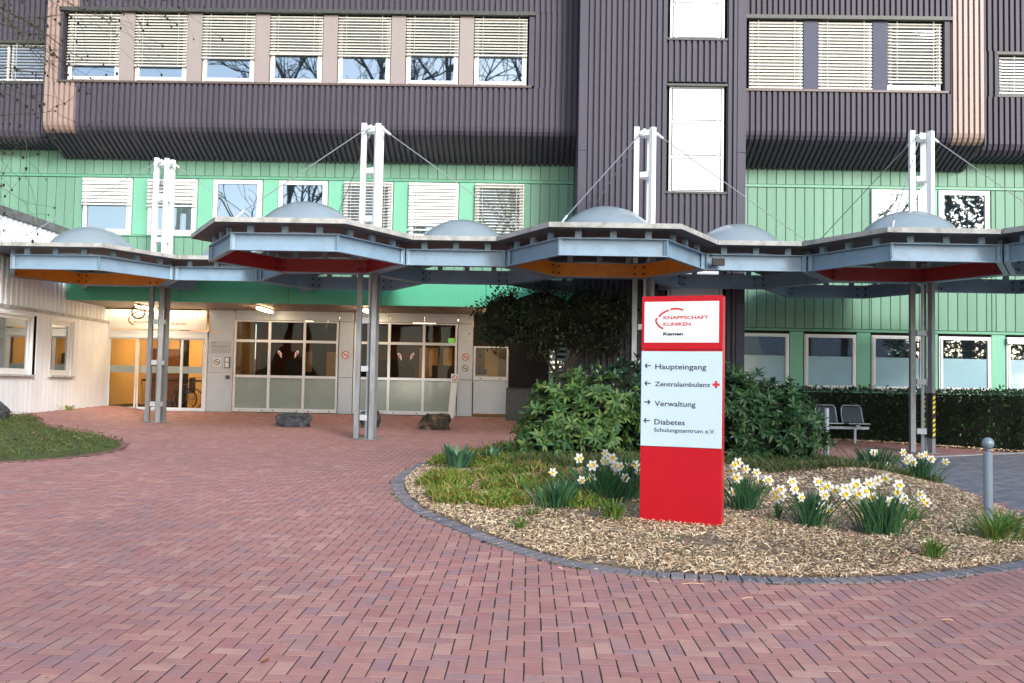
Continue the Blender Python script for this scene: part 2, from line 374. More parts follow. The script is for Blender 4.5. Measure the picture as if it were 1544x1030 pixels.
BED = [(-.44,17.3),(-1.15,16.3),(-1.6,14.7),(-1.72,13.2),(-1.63,11.9),(-1.23,10.3),(-.59,9.0),(.04,7.95),(.56,7.46),(1.06,7.29),(1.56,7.22),
       (2.05,7.22),(2.59,7.3),(3.17,7.5),(4.21,8.08),(5.0,8.9),(5.45,9.9),(5.66,10.9),(5.72,12.3),(5.85,13.6),(5.9,15),(5.7,16.6),(5.2,17.5),(4,18.1),(2.2,18.3),(.7,18.1)]
bed = catmull(BED, 8)
LAWN = [(-11.2,20.7),(-10.4,19.95),(-8.6,18.4),(-7.35,16.9),(-6.85,15.6),(-6.95,14.3),(-7.6,13.35),(-9.2,12.2),(-12,11.0),(-15,11),(-15,20.7)]
lawn = catmull(LAWN, 6)
ROAD = [(6.75,17.15),(7.4,17.8),(8.3,18.45),(9.4,19.1),(10.6,19.75),(13,20.6),(20,21.5),(20,6),(8.0,6.5),(6.2,8.4),(5.75,9.6),(5.85,10.9),(5.95,12.3),(6.05,13.6),(6.1,15),(6.3,16.3)]
bed_out = offset_poly(bed, .10)

# pavers: 90 degree herringbone, 20 x 10 cm
def herring(xmin, xmax, ymin, ymax):
    w_ = .1; out = []
    K = int((xmax-xmin+ymax-ymin)/w_)+8
    a = np.arange(-K, K); A, B = np.meshgrid(a, a)
    ox = (A+2*B)*w_; oy = (A-2*B)*w_
    ox0 = (xmin+xmax)/2; oy0 = (ymin+ymax)/2
    ox0 = round(ox0/.4)*.4; oy0 = round(oy0/.4)*.4
    hx, hy = ox.ravel()+.1+ox0, oy.ravel()+.05+oy0
    vx, vy = ox.ravel()+.05+ox0, oy.ravel()+.2+oy0
    X = np.concatenate([hx, vx]); Y = np.concatenate([hy, vy]); O = np.concatenate([np.zeros(len(hx), int), np.ones(len(vx), int)])
    k = (X > xmin) & (X < xmax) & (Y > ymin) & (Y < ymax)
    return X[k], Y[k], O[k]
Gv = np.vectorize(G)
def brick_arrays(X, Y, O, gap=.0043, ch=.0008, h=.02):
    n = len(X)
    hx = np.where(O == 0, .1, .05)-gap+rng.uniform(-.0012,.0012,n); hy = np.where(O == 0, .05, .1)-gap+rng.uniform(-.0012,.0012,n)
    Z = Gv(X, Y)+rng.uniform(-.0007, .0007, n)
    gx = (Gv(X+.05, Y)-Gv(X-.05, Y))/.1+rng.uniform(-.0015,.0015,n); gy = (Gv(X, Y+.05)-Gv(X, Y-.05))/.1+rng.uniform(-.0015,.0015,n)
    rot = rng.uniform(-.012,.012,n)
    sx = np.array([-1,1,1,-1]); sy = np.array([-1,-1,1,1])
    rings = []
    for c, dz in ((ch, 0.), (0., -ch), (0., -h)):
        lx = sx[None]*(hx-c)[:, None]; ly = sy[None]*(hy-c)[:, None]
        wx = lx-ly*rot[:, None]; wy = ly+lx*rot[:, None]
        rings.append(np.stack([X[:, None]+wx, Y[:, None]+wy, Z[:, None]+dz+gx[:, None]*wx+gy[:, None]*wy], 2))
    V = np.concatenate(rings, 1)
    F = [[0,1,2,3]]
    for a in (0, 4):
        for k in range(4):
            k2 = (k+1) % 4; F.append([a+4+k, a+4+k2, a+k2, a+k])
    F = np.array(F)
    return V, F
def bulk_mesh(name, V, F, M, smooth_=False):
    """V: n x k x 3 vertices of n islands, F: f x 4 faces of one island"""
    n, k, _ = V.shape; f, c = F.shape
    me = bpy.data.meshes.new(name); me.vertices.add(n*k); me.vertices.foreach_set('co', V.reshape(-1).astype(np.float32))
    idx = (F[None]+(np.arange(n)*k)[:, None, None]).reshape(-1)
    me.loops.add(len(idx)); me.loops.foreach_set('vertex_index', idx.astype(np.int32))
    me.polygons.add(n*f); me.polygons.foreach_set('loop_start', np.arange(0, n*f*c, c).astype(np.int32))
    me.polygons.foreach_set('use_smooth', [bool(smooth_)]*(n*f))
    me.materials.append(M); me.update(calc_edges=True); me.validate(); return me

X, Y, O = herring(-13.5, 14, 3.4, 26)
left = -.60*Y-1.2; right = .60*Y+1.6
k = (X > left) & (X < right) & ~inside(offset_poly(bed, .02), X, Y) & ~inside(ROAD, X, Y) & ~inside(offset_poly(lawn, .06), X, Y)
k &= ~((X < -11.5) & (Y > 14)) & ~((X > -.5) & (Y > 24.5)) & ~((X > .9) & (X < 5) & (Y > 21.1)) & (Y < 25.5)
k &= ~((X > 4.8) & (Y > 22)) & ~((Y > 18) & (X > 8.4+(21.3-Y)*1.05))
X, Y, O = X[k], Y[k], O[k]
order = np.argsort(Y+.15*abs(X)); X, Y, O = X[order], Y[order], O[order]
vis = (X > -.54*Y-.2-.02*Y) & (X < .545*Y-.02*Y+.05) & (Y > 4.25+0*X)
iv = np.where(vis)[0][:300]; rest = np.setdiff1d(np.arange(len(X)), iv)
pav = struct(bpy.data.objects.new('pavement', None)); COL.objects.link(pav); WL['pavement'] = (0, 0, 0)
V, F = brick_arrays(X[rest], Y[rest], O[rest]); me = bulk_mesh('brick_field', V, F, m_brick)
o = link('brick_field', me, pav); stuff(o)
V, F = brick_arrays(np.zeros(6), np.zeros(6), np.array([0,0,0,1,1,1]))
bm_ = []
for i in range(6):
    V[i, :, 2] -= (V[i, 0, 2]+V[i, 2, 2])/2
    V[i, :, 2] += 0; bm_.append(bulk_mesh('brick', V[i:i+1], F, m_brick_o))
for j in iv:
    ob = bpy.data.objects.new('brick', bm_[int(O[j])*3+j % 3]); COL.objects.link(ob); ob.parent = pav
    ob.location = (X[j], Y[j], G(X[j], Y[j])+random.uniform(-.0006, .0006))
    ob.rotation_euler = (0, 0, random.uniform(-.008, .008))
# road of grey pavers
X, Y, O = herring(5.6, 16, 8, 21.5)
k = inside(ROAD, X, Y) & (X < .60*Y+2); X, Y, O = X[k], Y[k], O[k]
rd = struct(bpy.data.objects.new('road', None)); COL.objects.link(rd); WL['road'] = (0, 0, 0)
V, F = brick_arrays(X, Y, O); V[:, :, 2] += .001
stuff(link('paver_field', bulk_mesh('paver_field', V, F, m_road), rd))
mb = MB(); line = ROAD[:7]
for i in range(len(line)-1):
    a = Vector(line[i]); b = Vector(line[i+1]); t = (b-a); n_ = max(1, int(t.length/.5)); nn = Vector((-t.y, t.x)).normalized()
    for j in range(n_):
        p = a+t*(j/n_); q_ = a+t*((j+.97)/n_)
        mb.prism([tuple(p), tuple(q_), tuple(q_+nn*.12), tuple(p+nn*.12)], lambda x, y: G(x, y)-.05, lambda x, y: G(x, y)+.012)
struct(mb.build('road_edging', mat('pale_kerb', (.34,.34,.34), rough=.8, var=.2, scale=8)))

# kerb of slate coloured bricks round the bed
kb = struct(bpy.data.objects.new('bed_edging', None)); COL.objects.link(kb); WL['bed_edging'] = (0, 0, 0)
P = np.array(bed+[bed[0]]); seg = np.hypot(*np.diff(P, axis=0).T); cum = np.concatenate([[0], np.cumsum(seg)])
tot = cum[-1]; stonep = .105; nst = int(tot/stonep)
V, F = brick_arrays(np.zeros(3), np.zeros(3), np.ones(3, int), gap=.003, h=.05)
km = []
for i in range(3): V[i, :, 2] -= V[i, 0, 2]; km.append(bulk_mesh('edging_brick', V[i:i+1], F, m_kerb))
cnt = 0
for i in range(nst):
    s_ = (i+.5)/nst*tot; x = np.interp(s_, cum, P[:, 0]); y = np.interp(s_, cum, P[:, 1])
    x2 = np.interp((s_+.05) % tot, cum, P[:, 0]); y2 = np.interp((s_+.05) % tot, cum, P[:, 1])
    if y > 17.2: continue
    ob = bpy.data.objects.new('edging_brick', km[i % 3]); COL.objects.link(ob); ob.parent = kb
    ob.location = (x, y, G(x, y)+.010+random.uniform(-.003, .003)); ob.rotation_euler = (random.uniform(-.01, .01)+.02, 0, math.atan2(y2-y, x2-x)+random.uniform(-.03, .03)); ob.scale = (1, .78, 1)

# bed surface and mulch
cx, cy = 2.1, 12.6
def mound(x, y):
    e = min(1.0, min((x-a)**2+(y-b)**2 for a, b in bed[::4])**.5/1.6)
    return .015+.07*smooth(e)+.20*math.exp(-((x-4.5)**2/1.2+(y-12.6)**2/1.4))+.07*math.exp(-((x-2.2)**2/3+(y-13.5)**2/6))
def BZ(x, y): return G(x, y)+mound(x, y)
rings = [0, .12, .25, .38, .5, .6, .7, .78, .85, .9, .94, .97, 1.0]
inn = offset_poly(bed, -.09); nb = len(inn); vv = []; ff = []
for t in rings:
    for (x, y) in inn:
        X_, Y_ = cx+(x-cx)*t, cy+(y-cy)*t
        vv.append((X_, Y_, BZ(X_, Y_)-(.02 if t == 1.0 else 0)+random.uniform(-.008, .008)))
for i in range(len(rings)-1):
    for k_ in range(nb):
        a = i*nb+k_; b = i*nb+(k_+1) % nb; ff.append((a, b, b+nb, a+nb))
mb = MB(); mb.add(vv, ff); struct(mb.build('flower_bed', m_soil, smooth=True))
BZv = np.vectorize(BZ)
def chips(name, n, sampler, M, lmin, lmax, wmin, wmax, zf, parent=None, lift=.012, curl=.25):
    X, Y = sampler(n); n = len(X); Z = zf(X, Y)+rng.uniform(0, lift, n)
    Ln = rng.uniform(lmin, lmax, n)**1.0; W = rng.uniform(wmin, wmax, n); th = rng.uniform(0, 2*np.pi, n); pt = rng.normal(0, curl, n); rl = rng.normal(0, .5, n)
    dx = np.cos(th)*np.cos(pt); dy = np.sin(th)*np.cos(pt); dz = np.sin(pt)
    ex = -np.sin(th)*np.cos(rl); ey = np.cos(th)*np.cos(rl); ez = np.sin(rl)
    D = np.stack([dx, dy, dz], 1)*Ln[:, None]/2; E = np.stack([ex, ey, ez], 1)*W[:, None]/2; C = np.stack([X, Y, Z], 1)
    bend = np.stack([0*X, 0*X, rng.uniform(0, .2, n)*Ln], 1)
    V = np.stack([C-D-E*.6, C-D+E*.6, C-E+bend, C+E+bend, C+D-E*.4, C+D+E*.4], 1)
    return stuff(link(name, bulk_mesh(name, V, np.array([[0,2,3,1],[2,4,5,3]]), M), parent))
def patchy(x, y): return np.sin(x*2.3+1.1*np.sin(y*1.7))*np.cos(y*2.9+x*.6)+.6*np.sin(x*6.1+y*4.3)*np.cos(y*7.7-x*3)
def in_bed(n, lim=None):
    x = rng.uniform(-1.8, 6, n*2); y = 7.1+(rng.random(n*2)**1.5)*11; k = inside(inn, x, y) & (patchy(x, y)+rng.normal(0, .35, n*2) > -.75)
    if lim is not None: k &= lim(x, y)
    return x[k][:n], y[k][:n]
chips('mulch', 100000, in_bed, m_chip, .014, .07, .004, .014, lambda x, y: BZv(x, y), lift=.022, curl=.3)
chips('dark_litter', 13000, lambda n: in_bed(n, lambda x, y: (patchy(x+3, y+1) > 1.0) | (((x-2.6)**2/.35+(y-8.0)**2/.2) < 1) | (((x-.5)**2+(y-9.9)**2) < .25)), m_chipd, .02, .06, .006, .02, lambda x, y: BZv(x, y)+.012, lift=.02)
chips('spilt_mulch', 1400, lambda n: (lambda t, r_: (np.interp(t, cum, P[:, 0])+r_*.5*rng.normal(0, .25, n), np.interp(t, cum, P[:, 1])+r_*.5*rng.normal(0, .25, n)))(rng.uniform(0, tot, n), 1.0), m_chip, .01, .04, .003, .009, lambda x, y: Gv(x, y)+.012, lift=.004, curl=.05)

# lawn patch
mb = MB(); lin = offset_poly(lawn, -.02); c0 = (-10.4, 15.6); vv = []; ff = []; nb = len(lin)
for t in [0, .3, .5, .7, .85, .95, 1]:
    for (x, y) in lin:
        X_, Y_ = c0[0]+(x-c0[0])*t, c0[1]+(y-c0[1])*t; vv.append((X_, Y_, G(X_, Y_)+.012+.07*(1-t**3)+random.uniform(-.01, .01)))
for i in range(6):
    for k_ in range(nb): a = i*nb+k_; b = i*nb+(k_+1) % nb; ff.append((a, b, b+nb, a+nb))
mb.add(vv, ff); struct(mb.build('lawn', m_lawn, smooth=True))
def blades(name, X, Y, Z, h0, h1, wd, M, lean=.4, parent=None):
    n = len(X); H = rng.uniform(h0, h1, n); th = rng.uniform(0, 2*np.pi, n); ln = rng.uniform(.1, 1, n)*lean*H; ph = rng.uniform(0, 2*np.pi, n)
    C = np.stack([X, Y, Z], 1); side = np.stack([np.cos(th), np.sin(th), 0*X], 1)*(wd*rng.uniform(.6, 1.3, n))[:, None]/2
    off = np.stack([np.cos(ph)*ln, np.sin(ph)*ln, H], 1); mid = off*np.array([.4, .4, .6])
    V = np.stack([C-side, C+side, C+mid+side*.9, C+mid-side*.9, C+off+side*.15, C+off-side*.15], 1)
    return stuff(link(name, bulk_mesh(name, V, np.array([[0,1,2,3],[3,2,4,5]]), M), parent))
n = 16000; X = rng.uniform(-14, -6.7, n); Y = rng.uniform(11, 20.6, n); k = inside(lin, X, Y) & (X > -.6*Y-1.0); X, Y = X[k], Y[k]
blades('lawn_grass', X, Y, Gv(X, Y)+.06, .02, .055, .012, m_grass, lean=.9)
n = 1500; X = rng.uniform(-12, -7, n); Y = rng.uniform(12, 20.6, n); k = inside(lin, X, Y)
chips('lawn_leaf_litter', 0, lambda n: (X[k], Y[k]), m_chipd, .03, .07, .02, .035, lambda x, y: Gv(x, y)+.10, lift=.02)
lk = struct(bpy.data.objects.new('lawn_edging', None)); COL.objects.link(lk); WL['lawn_edging'] = (0, 0, 0)
P2 = np.array(lawn+[lawn[0]]); seg = np.hypot(*np.diff(P2, axis=0).T); cum2 = np.concatenate([[0], np.cumsum(seg)])
V, F = brick_arrays(np.zeros(2), np.zeros(2), np.zeros(2, int), gap=.004, h=.06)
m_lk = mat('lawn_edging_brick', (.2,.1,.1), rough=.8, cols=[(.13,.06,.06), (.2,.09,.08), (.15,.08,.085)], rnd='object', var=.15, scale=8)
lm = []
for i in range(2): V[i, :, 2] -= V[i, 0, 2]; lm.append(bulk_mesh('edging_brick', V[i:i+1], F, m_lk))
for i in range(int(cum2[-1]/.21)):
    s_ = (i+.5)*.21; x = np.interp(s_, cum2, P2[:, 0]); y = np.interp(s_, cum2, P2[:, 1]); x2 = np.interp(s_+.05, cum2, P2[:, 0]); y2 = np.interp(s_+.05, cum2, P2[:, 1])
    if x < -.56*y-1.2: continue
    ob = bpy.data.objects.new('edging_brick', lm[i % 2]); COL.objects.link(ob); ob.parent = lk
    ob.location = (x, y, G(x, y)+.018); ob.rotation_euler = (0, 0, math.atan2(y2-y, x2-x))
def on_paving(n):
    y = 4.5+rng.random(n)**1.4*19; x = rng.uniform(-.56, .56, n)*y; k = ~inside(bed_out, x, y) & ~inside(lawn, x, y) & (x > -11) & ~inside(ROAD, x, y) & ((y < 21) | (x < -.8)); return x[k], y[k]
chips('paving_debris', 520, on_paving, m_chipd, .006, .022, .003, .010, lambda x, y: Gv(x, y)+.003, lift=.003, curl=.1)
_t = rng.uniform(0, tot, 1500); _o = rng.normal(.115, .012, 1500); _bo = np.array(offset_poly(bed, .112)); _c = np.linspace(0, tot, len(_bo))
_x = np.interp(_t, _c, _bo[:, 0])+rng.normal(0, .006, 1500); _y = np.interp(_t, _c, _bo[:, 1])+rng.normal(0, .006, 1500); _k = (np.sin(_t*5)+np.sin(_t*13.7) > .35) & (_y < 16)
blades('joint_moss', _x[_k], _y[_k], Gv(_x[_k], _y[_k]), .006, .022, .010, m_grass, lean=1.2)

# ================================================================== BUILDING
PW = 1.635; X0 = -11.25
H = thing('hospital_building', 'large clinic building with dark brown ribbed upper storeys over a green panelled lower facade', 'building', (0, 23.1, .7))
def ribs(mb, x0, x1, path, d=.06, pitch=.133, mi=0, phase=0):
    """trapezoid ribbed sheet swept along a path in (y,z); ribs stand out by d"""
    prof = []; n = max(1, int(round((x1-x0)/pitch))); p = (x1-x0)/n
    for i in range(n):
        x = x0+i*p
        prof += [(x, 0), (x+.022, 0), (x+.030, 1), (x+.030+p*.60, 1), (x+.038+p*.60, 0)]
    prof.append((x1, 0)); m_ = len(prof); v = []
    for i, (y, z) in enumerate(path):
        a = path[max(i-1, 0)]; b = path[min(i+1, len(path)-1)]
        ty, tz = b[0]-a[0], b[1]-a[1]; l = math.hypot(ty, tz); ny, nz = tz/l, -ty/l
        if ny > 0 or (abs(ny) < 1e-6 and nz > 0): ny, nz = -ny, -nz
        for x, o_ in prof: v.append((x, y+ny*d*o_, z+nz*d*o_))
    f = [(i*m_+j, i*m_+j+1, (i+1)*m_+j+1, (i+1)*m_+j) for i in range(len(path)-1) for j in range(m_-1)]
    mb.add(v, f, mi)
def clad(name, x0, x1, path, M, **k):
    mb = MB(); ribs(mb, x0, x1, path, **k); return stuff(mb.build(name, M, H))
FY = 22.0; TOP = 13.2
soff = [(FY, 8.72), (FY, 7.78), (FY+.015, 7.70), (FY+.06, 7.63), (FY+.14, 7.58), (FY+.5, 7.42), (23.08, 7.18)]
vert_ = lambda y, z0, z1: [(y, z0), (y, z1)]
# central left block
clad('ribbed_cladding', -11.0, 1.03, soff, m_ribs); clad('ribbed_cladding', -11.0, 1.03, vert_(FY, 10.56, TOP), m_ribs)
clad('ribbed_cladding', -.02, 1.03, vert_(FY, 8.72, 10.56), m_ribs)
clad('tan_ribbed_cladding', -11.77, -11.0, soff[:5], m_tan); clad('ribbed_cladding', -11.77, -11.0, soff[4:], m_ribs); clad('tan_ribbed_cladding', -11.77, -11.0, vert_(FY, 10.56, TOP), m_tan)
clad('tan_ribbed_cladding', -11.77, -11.42, vert_(FY, 8.72, 10.56), m_tan)
# right block
clad('ribbed_cladding', 4.83, 9.84, soff, m_ribs); clad('ribbed_cladding', 4.83, 9.84, vert_(FY, 10.56, TOP), m_ribs)
clad('tan_ribbed_cladding', 9.84, 10.61, soff[:5], m_tan); clad('ribbed_cladding', 9.84, 10.61, soff[4:], m_ribs); clad('tan_ribbed_cladding', 9.84, 10.61, vert_(FY, 8.72, TOP), m_tan)
# set-back bays
BY = 22.45
sb = [(BY, 8.8), (BY, 7.66), (BY+.04, 7.56), (BY+.14, 7.47), (23.08, 7.40)]
clad('ribbed_cladding', -16.5, -11.77, sb, m_ribs); clad('ribbed_cladding', -16.5, -11.77, vert_(BY, 9.9, TOP), m_ribs)
clad('ribbed_cladding', 10.61, 16.5, sb, m_ribs); clad('ribbed_cladding', 10.61, 16.5, vert_(BY, 9.92, TOP), m_ribs)
clad('ribbed_cladding', 10.61, 11.18, vert_(BY, 8.8, 9.92), m_ribs)
mb = MB(); mb.box(-11.79, -11.77, FY-.03, BY+.3, 7.5, TOP); mb.build('corner_return', m_ribs, H); mb = MB(); mb.box(10.61, 10.63, FY-.03, BY+.3, 7.5, TOP); mb.build('corner_return', m_ribs, H)
# dark core volumes behind the cladding, added to block light
mb = MB(); mb.box(-16.4, 16.4, 23.32, 33, 3.75, TOP-.1); mb.box(-11.7, 10.5, 22.2, 23.3, 7.75, TOP-.1); mb.box(-16.4, -11.7, 22.6, 23.3, 7.75, TOP-.1); mb.box(10.5, 16.4, 22.6, 23.3, 7.75, TOP-.1)
mb.box(.3, 16.4, 24.9, 33, 0, 3.74); mb.box(4.8, 16.4, 23.32, 24.8, 0, 3.74); mb.box(-11.7, 10.5, 22.7, 23.07, 7.5, 7.74); mb.build('core', m_core, H)
mb = MB(); mb.box(-16.5, 16.5, 21.9, 33, TOP, TOP+.12); mb.build('roof', m_flash, H)
# flashings
mb = MB(); mb.box(-11.44, .0, FY-.10, FY+.1, 10.47, 10.555); mb.build('head_flashing', m_flash, H)
mb = MB(); mb.box(4.9, 9.86, FY-.10, FY+.1, 10.47, 10.555); mb.build('head_flashing', m_flash, H)
mb = MB(); mb.box(-11.44, -.06, FY-.085, FY+.1, 8.725, 8.775); mb.build('sill', m_sill, H)
mb = MB(); mb.box(4.9, 9.76, FY-.085, FY+.1, 8.725, 8.775); mb.build('sill', m_sill, H)
mb = MB(); mb.box(11.12, 16, BY-.07, BY+.1, 9.84, 9.91); mb.build('bay_flashing', m_flash, H); mb = MB(); mb.box(11.12, 16, BY-.07, BY+.1, 8.80, 8.86); mb.build('bay_flashing', m_flash, H); mb = MB(); mb.box(-16, -11.79, BY-.07, BY+.1, 9.83, 9.895); mb.build('bay_flashing', m_flash, H); mb = MB(); mb.box(-16, -11.79, BY-.07, BY+.1, 8.81, 8.87); mb.build('bay_flashing', m_flash, H)
mb = MB(); mb.box(-11.42, -11.36, FY-.05, FY+.15, 8.78, 10.46); mb.build('jamb_trim', m_ribs, H); mb = MB(); mb.box(-.14, -.02, FY-.05, FY+.15, 8.78, 10.46); mb.build('jamb_trim', m_ribs, H); mb = MB(); mb.box(4.84, 5.0, FY-.03, FY+.15, 8.78, 10.46); mb.build('jamb_trim', m_ribs, H); mb = MB(); mb.box(9.68, 9.80, FY-.05, FY+.15, 8.78, 10.46); mb.build('jamb_trim', m_ribs, H)
# fixing screws on the ribs, in rows
def screws(x0, x1, zs, y, M=m_flash):
    mb = MB(); n = int(round((x1-x0)/.133)); p = (x1-x0)/n
    for z in zs:
        for i in range(n):
            x = x0+i*p+.018; mb.box(x-.006, x+.006, y-.012, y, z-.007, z+.007)
    return stuff(mb.build('cladding_screws', M, H))
screws(-11, 1.03, (8.6, 7.86, 10.66, 10.95), FY); screws(4.83, 9.84, (8.6, 7.86, 10.66), FY); screws(9.84, 10.61, (8.6, 7.86, 9.2, 10.1), FY)

def slats(mb, x0, x1, z0, z1, y, pitch, depth, tilt, th=.004, sag=0.0):
    n = max(1, int((z1-z0)/pitch)); c, s_ = math.cos(tilt), math.sin(tilt)
    for i in range(n):
        z = z1-(i+.5)*pitch; dy, dz = depth/2*c, depth/2*s_
        a = (y-dy, z-dz); b = (y+dy, z+dz); j = random.uniform(-1, 1)*.003
        v = [(x0, a[0], a[1]+j), (x1, a[0], a[1]-j), (x1, (a[0]+b[0])/2, z+th*2-j), (x0, (a[0]+b[0])/2, z+th*2+j), (x1, b[0], b[1]-j), (x0, b[0], b[1]+j)]
        mb.add(v, [(0,1,2,3), (3,2,4,5)])
    for x in (x0+.16*(x1-x0), x1-.16*(x1-x0)): mb.box(x-.004, x+.004, y-depth/2-.004, y-depth/2, z0, z1)
def window(x0, z0, w_, h_, y, glass=m_win, blind=None, fr=.075, bottom=.11, parent=H, fm=m_white, film=None, sash=True, depth=.10):
    """white frame > pane, blind"""
    x1, z1 = x0+w_, z0+h_; mb = MB(); f = fr
    mb.box(x0, x0+f, y, y+.06, z0, z1); mb.box(x1-f, x1, y, y+.06, z0, z1); mb.box(x0+f, x1-f, y, y+.06, z1-f*.8, z1); mb.box(x0+f, x1-f, y, y+.06, z0, z0+bottom)
    if sash:
        s_ = f*.55; a0, a1, b0, b1 = x0+f*.6, x1-f*.6, z0+bottom*.5, z1-f*.5
        mb.box(a0, a0+s_+.02, y-.018, y-.001, b0, b1); mb.box(a1-s_-.02, a1, y-.018, y-.001, b0, b1); mb.box(a0+s_+.02, a1-s_-.02, y-.018, y-.001, b0, b0+s_+.03); mb.box(a0+s_+.02, a1-s_-.02, y-.018, y-.001, b1-s_-.02, b1)
        mb.box(x0+.1, x0+.14, y-.03, y-.019, z0+bottom*.45, z0+bottom*.7); mb.box(x1-.14, x1-.1, y-.03, y-.019, z0+bottom*.45, z0+bottom*.7)
    fo = mb.build('window', fm, parent)
    mb = MB(); mb.box(x0+f, x1-f, y+.02, y+.035, z0+bottom, z1-f*.8); mb.build('pane', glass, fo)
    if film:
        mb = MB(); mb.box(x0+f+.01, x1-f-.01, y+.012, y+.018, z0+bottom+.01, z0+bottom+film); mb.build('film', m_film, fo)
    if blind:
        zb, M, pitch, tilt = blind
        mb = MB(); slats(mb, x0-.006, x1+.006, zb+.03, z1, y-.055, pitch, .075, tilt)
        mb.box(x0-.006, x1+.006, y-.075, y-.035, zb, zb+.035); mb.build('blind', M, fo)
    return fo
# upper storey, row of seven
zb = [9.16, 9.15, 9.36, 9.47, 9.45, 9.50, 9.50]
for i in range(7):
    window(X0+PW*i, 8.78, 1.25, 1.66, FY+.06, blind=(zb[i], m_blind, .072, .78))
for i in range(6):
    mb = MB(); mb.bbox(X0+PW*i+1.27, X0+PW*(i+1)-.02, FY-.005, FY+.12, 8.78, 10.46, .006); mb.build('pier', m_pier, H)
for i, (z_, t_) in zip((10, 11, 12), ((8.81, 1.0), (8.81, 1.0), (8.98, .72))):
    window(X0+PW*i, 8.78, 1.25, 1.66, FY+.06, blind=(z_, m_blind, .078, t_))
for i in (10, 11):
    mb = MB(); mb.bbox(X0+PW*i+1.27, X0+PW*(i+1)-.02, FY-.005, FY+.12, 8.78, 10.46, .006); mb.build('pier', m_pierd, H)
# louvred windows in the set-back bays
for (a, b, z_) in ((-16, -12.95, 8.88), (-12.88, -11.82, 8.88), (11.22, 13.2, 8.87), (13.28, 15.9, 8.87)):
    window(a, z_, b-a, .94, BY+.05, fr=.05, bottom=.05, blind=(z_+.02, m_louv, .076, .35), sash=False)
# ---------------- tower
TY = 21.2
def tower_strip(x0, x1, z0, z1, **k): return clad('tower_cladding', x0, x1, vert_(TY, z0, z1), m_ribs_t, **k)
tower_strip(1.22, 3.04, .3, 4.62); tower_strip(1.22, 3.04, 4.62, 7.35); tower_strip(1.22, 3.04, 7.35, TOP+.6)
tower_strip(4.40, 4.64, .3, 7.35); tower_strip(4.40, 4.64, 7.35, TOP+.6)
for z0, z1 in ((8.66, 9.62), (5.06, 6.08), (.3, 2.5), (12.2, TOP+.6)): tower_strip(3.04, 4.40, z0, z1)
mb = MB(); mb.box(1.03, 1.22, TY-.05, TY+.02, .3, 7.04); mb.box(1.03, 1.22, TY-.053, TY+.02, 7.05, TOP+.6); mb.box(4.64, 4.83, TY-.05, TY+.02, 3.6, 7.04); mb.box(4.64, 4.83, TY-.053, TY+.02, 7.05, TOP+.6)
mb.box(1.03, 1.06, TY+.02, 24.6, .3, TOP+.6); mb.box(4.80, 4.83, TY+.02, 23.1, .3, TOP+.6); mb.build('tower_corner', m_ribs_t, H)
mb = MB(); mb.box(4.64, 4.83, TY-.056, TY+.02, .3, 3.59); mb.build('tower_corner', m_pierd, H)
mb = MB(); mb.box(1.1, 4.78, TY+.2, 24.5, .3, TOP+.5); mb.build('core', m_core, H)
for z0, n_ in ((6.13, 3), (9.67, 3), (2.55, 3)):
    mb = MB(); a, b, h_ = 3.10, 4.34, .81; fz = n_*h_
    mb.box(a, a+.05, TY+.01, TY+.08, z0, z0+fz); mb.box(b-.05, b, TY+.01, TY+.08, z0, z0+fz)
    for k_ in range(n_+1): mb.box(a+.05, b-.05, TY+.01, TY+.08, z0+k_*h_-(0 if k_ == 0 else .03), z0+k_*h_+(.03 if k_ < n_ else 0))
    fo = mb.build('tower_window', m_white, H)
    for k_ in range(n_):
        mb = MB(); mb.bbox(a+.07, b-.07, TY+.0, TY+.04, z0+k_*h_+.045, z0+(k_+1)*h_-.045, .006); mb.box(a+.12, a+.16, TY-.02, TY, z0+k_*h_+.02, z0+k_*h_+.04); mb.box(b-.16, b-.12, TY-.02, TY, z0+k_*h_+.02, z0+k_*h_+.04)
        mb.build('white_pane', m_wtower, fo)
    mb = MB(); mb.box(3.03, 4.41, TY-.08, TY+.08, z0+fz, z0+fz+.05); mb.build('window_flashing', m_flash, H); mb = MB(); mb.box(3.03, 4.41, TY-.08, TY+.08, z0-.05, z0); mb.build('window_flashing', m_flash, H)
for zz in (4.62, 7.35): screws(1.22, 3.04, (zz+.05, zz+.6, zz+1.25, zz+1.9), TY, m_galv)

# ---------------- green storey
GY = 23.1; GP = PW/7
_gm = {}
def gpanel(x0, z0, z1, w_=GP):
    key = (round(z1-z0, 3), round(w_, 3))
    if key not in _gm:
        b = MB(); b.bbox(.006, w_-.006, 0, .03, .002, z1-z0-.002, .008); _gm[key] = b.mesh('panel', m_green)
    return part_copy(_gm[key], 'panel', (x0, GY, z0), H)
def grow(x0, x1, z0, z1):
    i0 = math.ceil((x0-X0)/GP-1e-6); x = X0+i0*GP
    if x-x0 > .03: gpanel(x0, z0, z1, x-x0)
    while x < x1-.02:
        w_ = min(GP, x1-x); gpanel(x, z0, z1, w_); x += GP
grow(-14.2, 1.03, 6.76, 7.42); grow(4.83, 14.2, 6.76, 7.42)
grow(-14.2, -11.31, 4.9, 6.68); grow(-.17, 1.03, 4.2, 6.68); grow(-11.31, -.17, 4.2, 5.20)
grow(4.83, 8.32, 3.2, 6.68); grow(11.3, 14.2, 3.2, 6.68); grow(8.32, 11.3, 3.2, 5.20)
mb = MB(); mb.box(-14.2, 1.03, GY+.035, GY+.2, 4.2, 7.42); mb.box(4.83, 14.2, GY+.035, GY+.2, 3.2, 7.42); mb.build('backing', m_gtrim, H)
mb = MB(); mb.box(-14.2, 1.03, GY-.025, GY+.03, 6.69, 6.75); mb.box(4.83, 14.2, GY-.025, GY+.03, 6.69, 6.75); mb.box(4.83, 14.2, GY-.03, GY+.03, 3.13, 3.19)
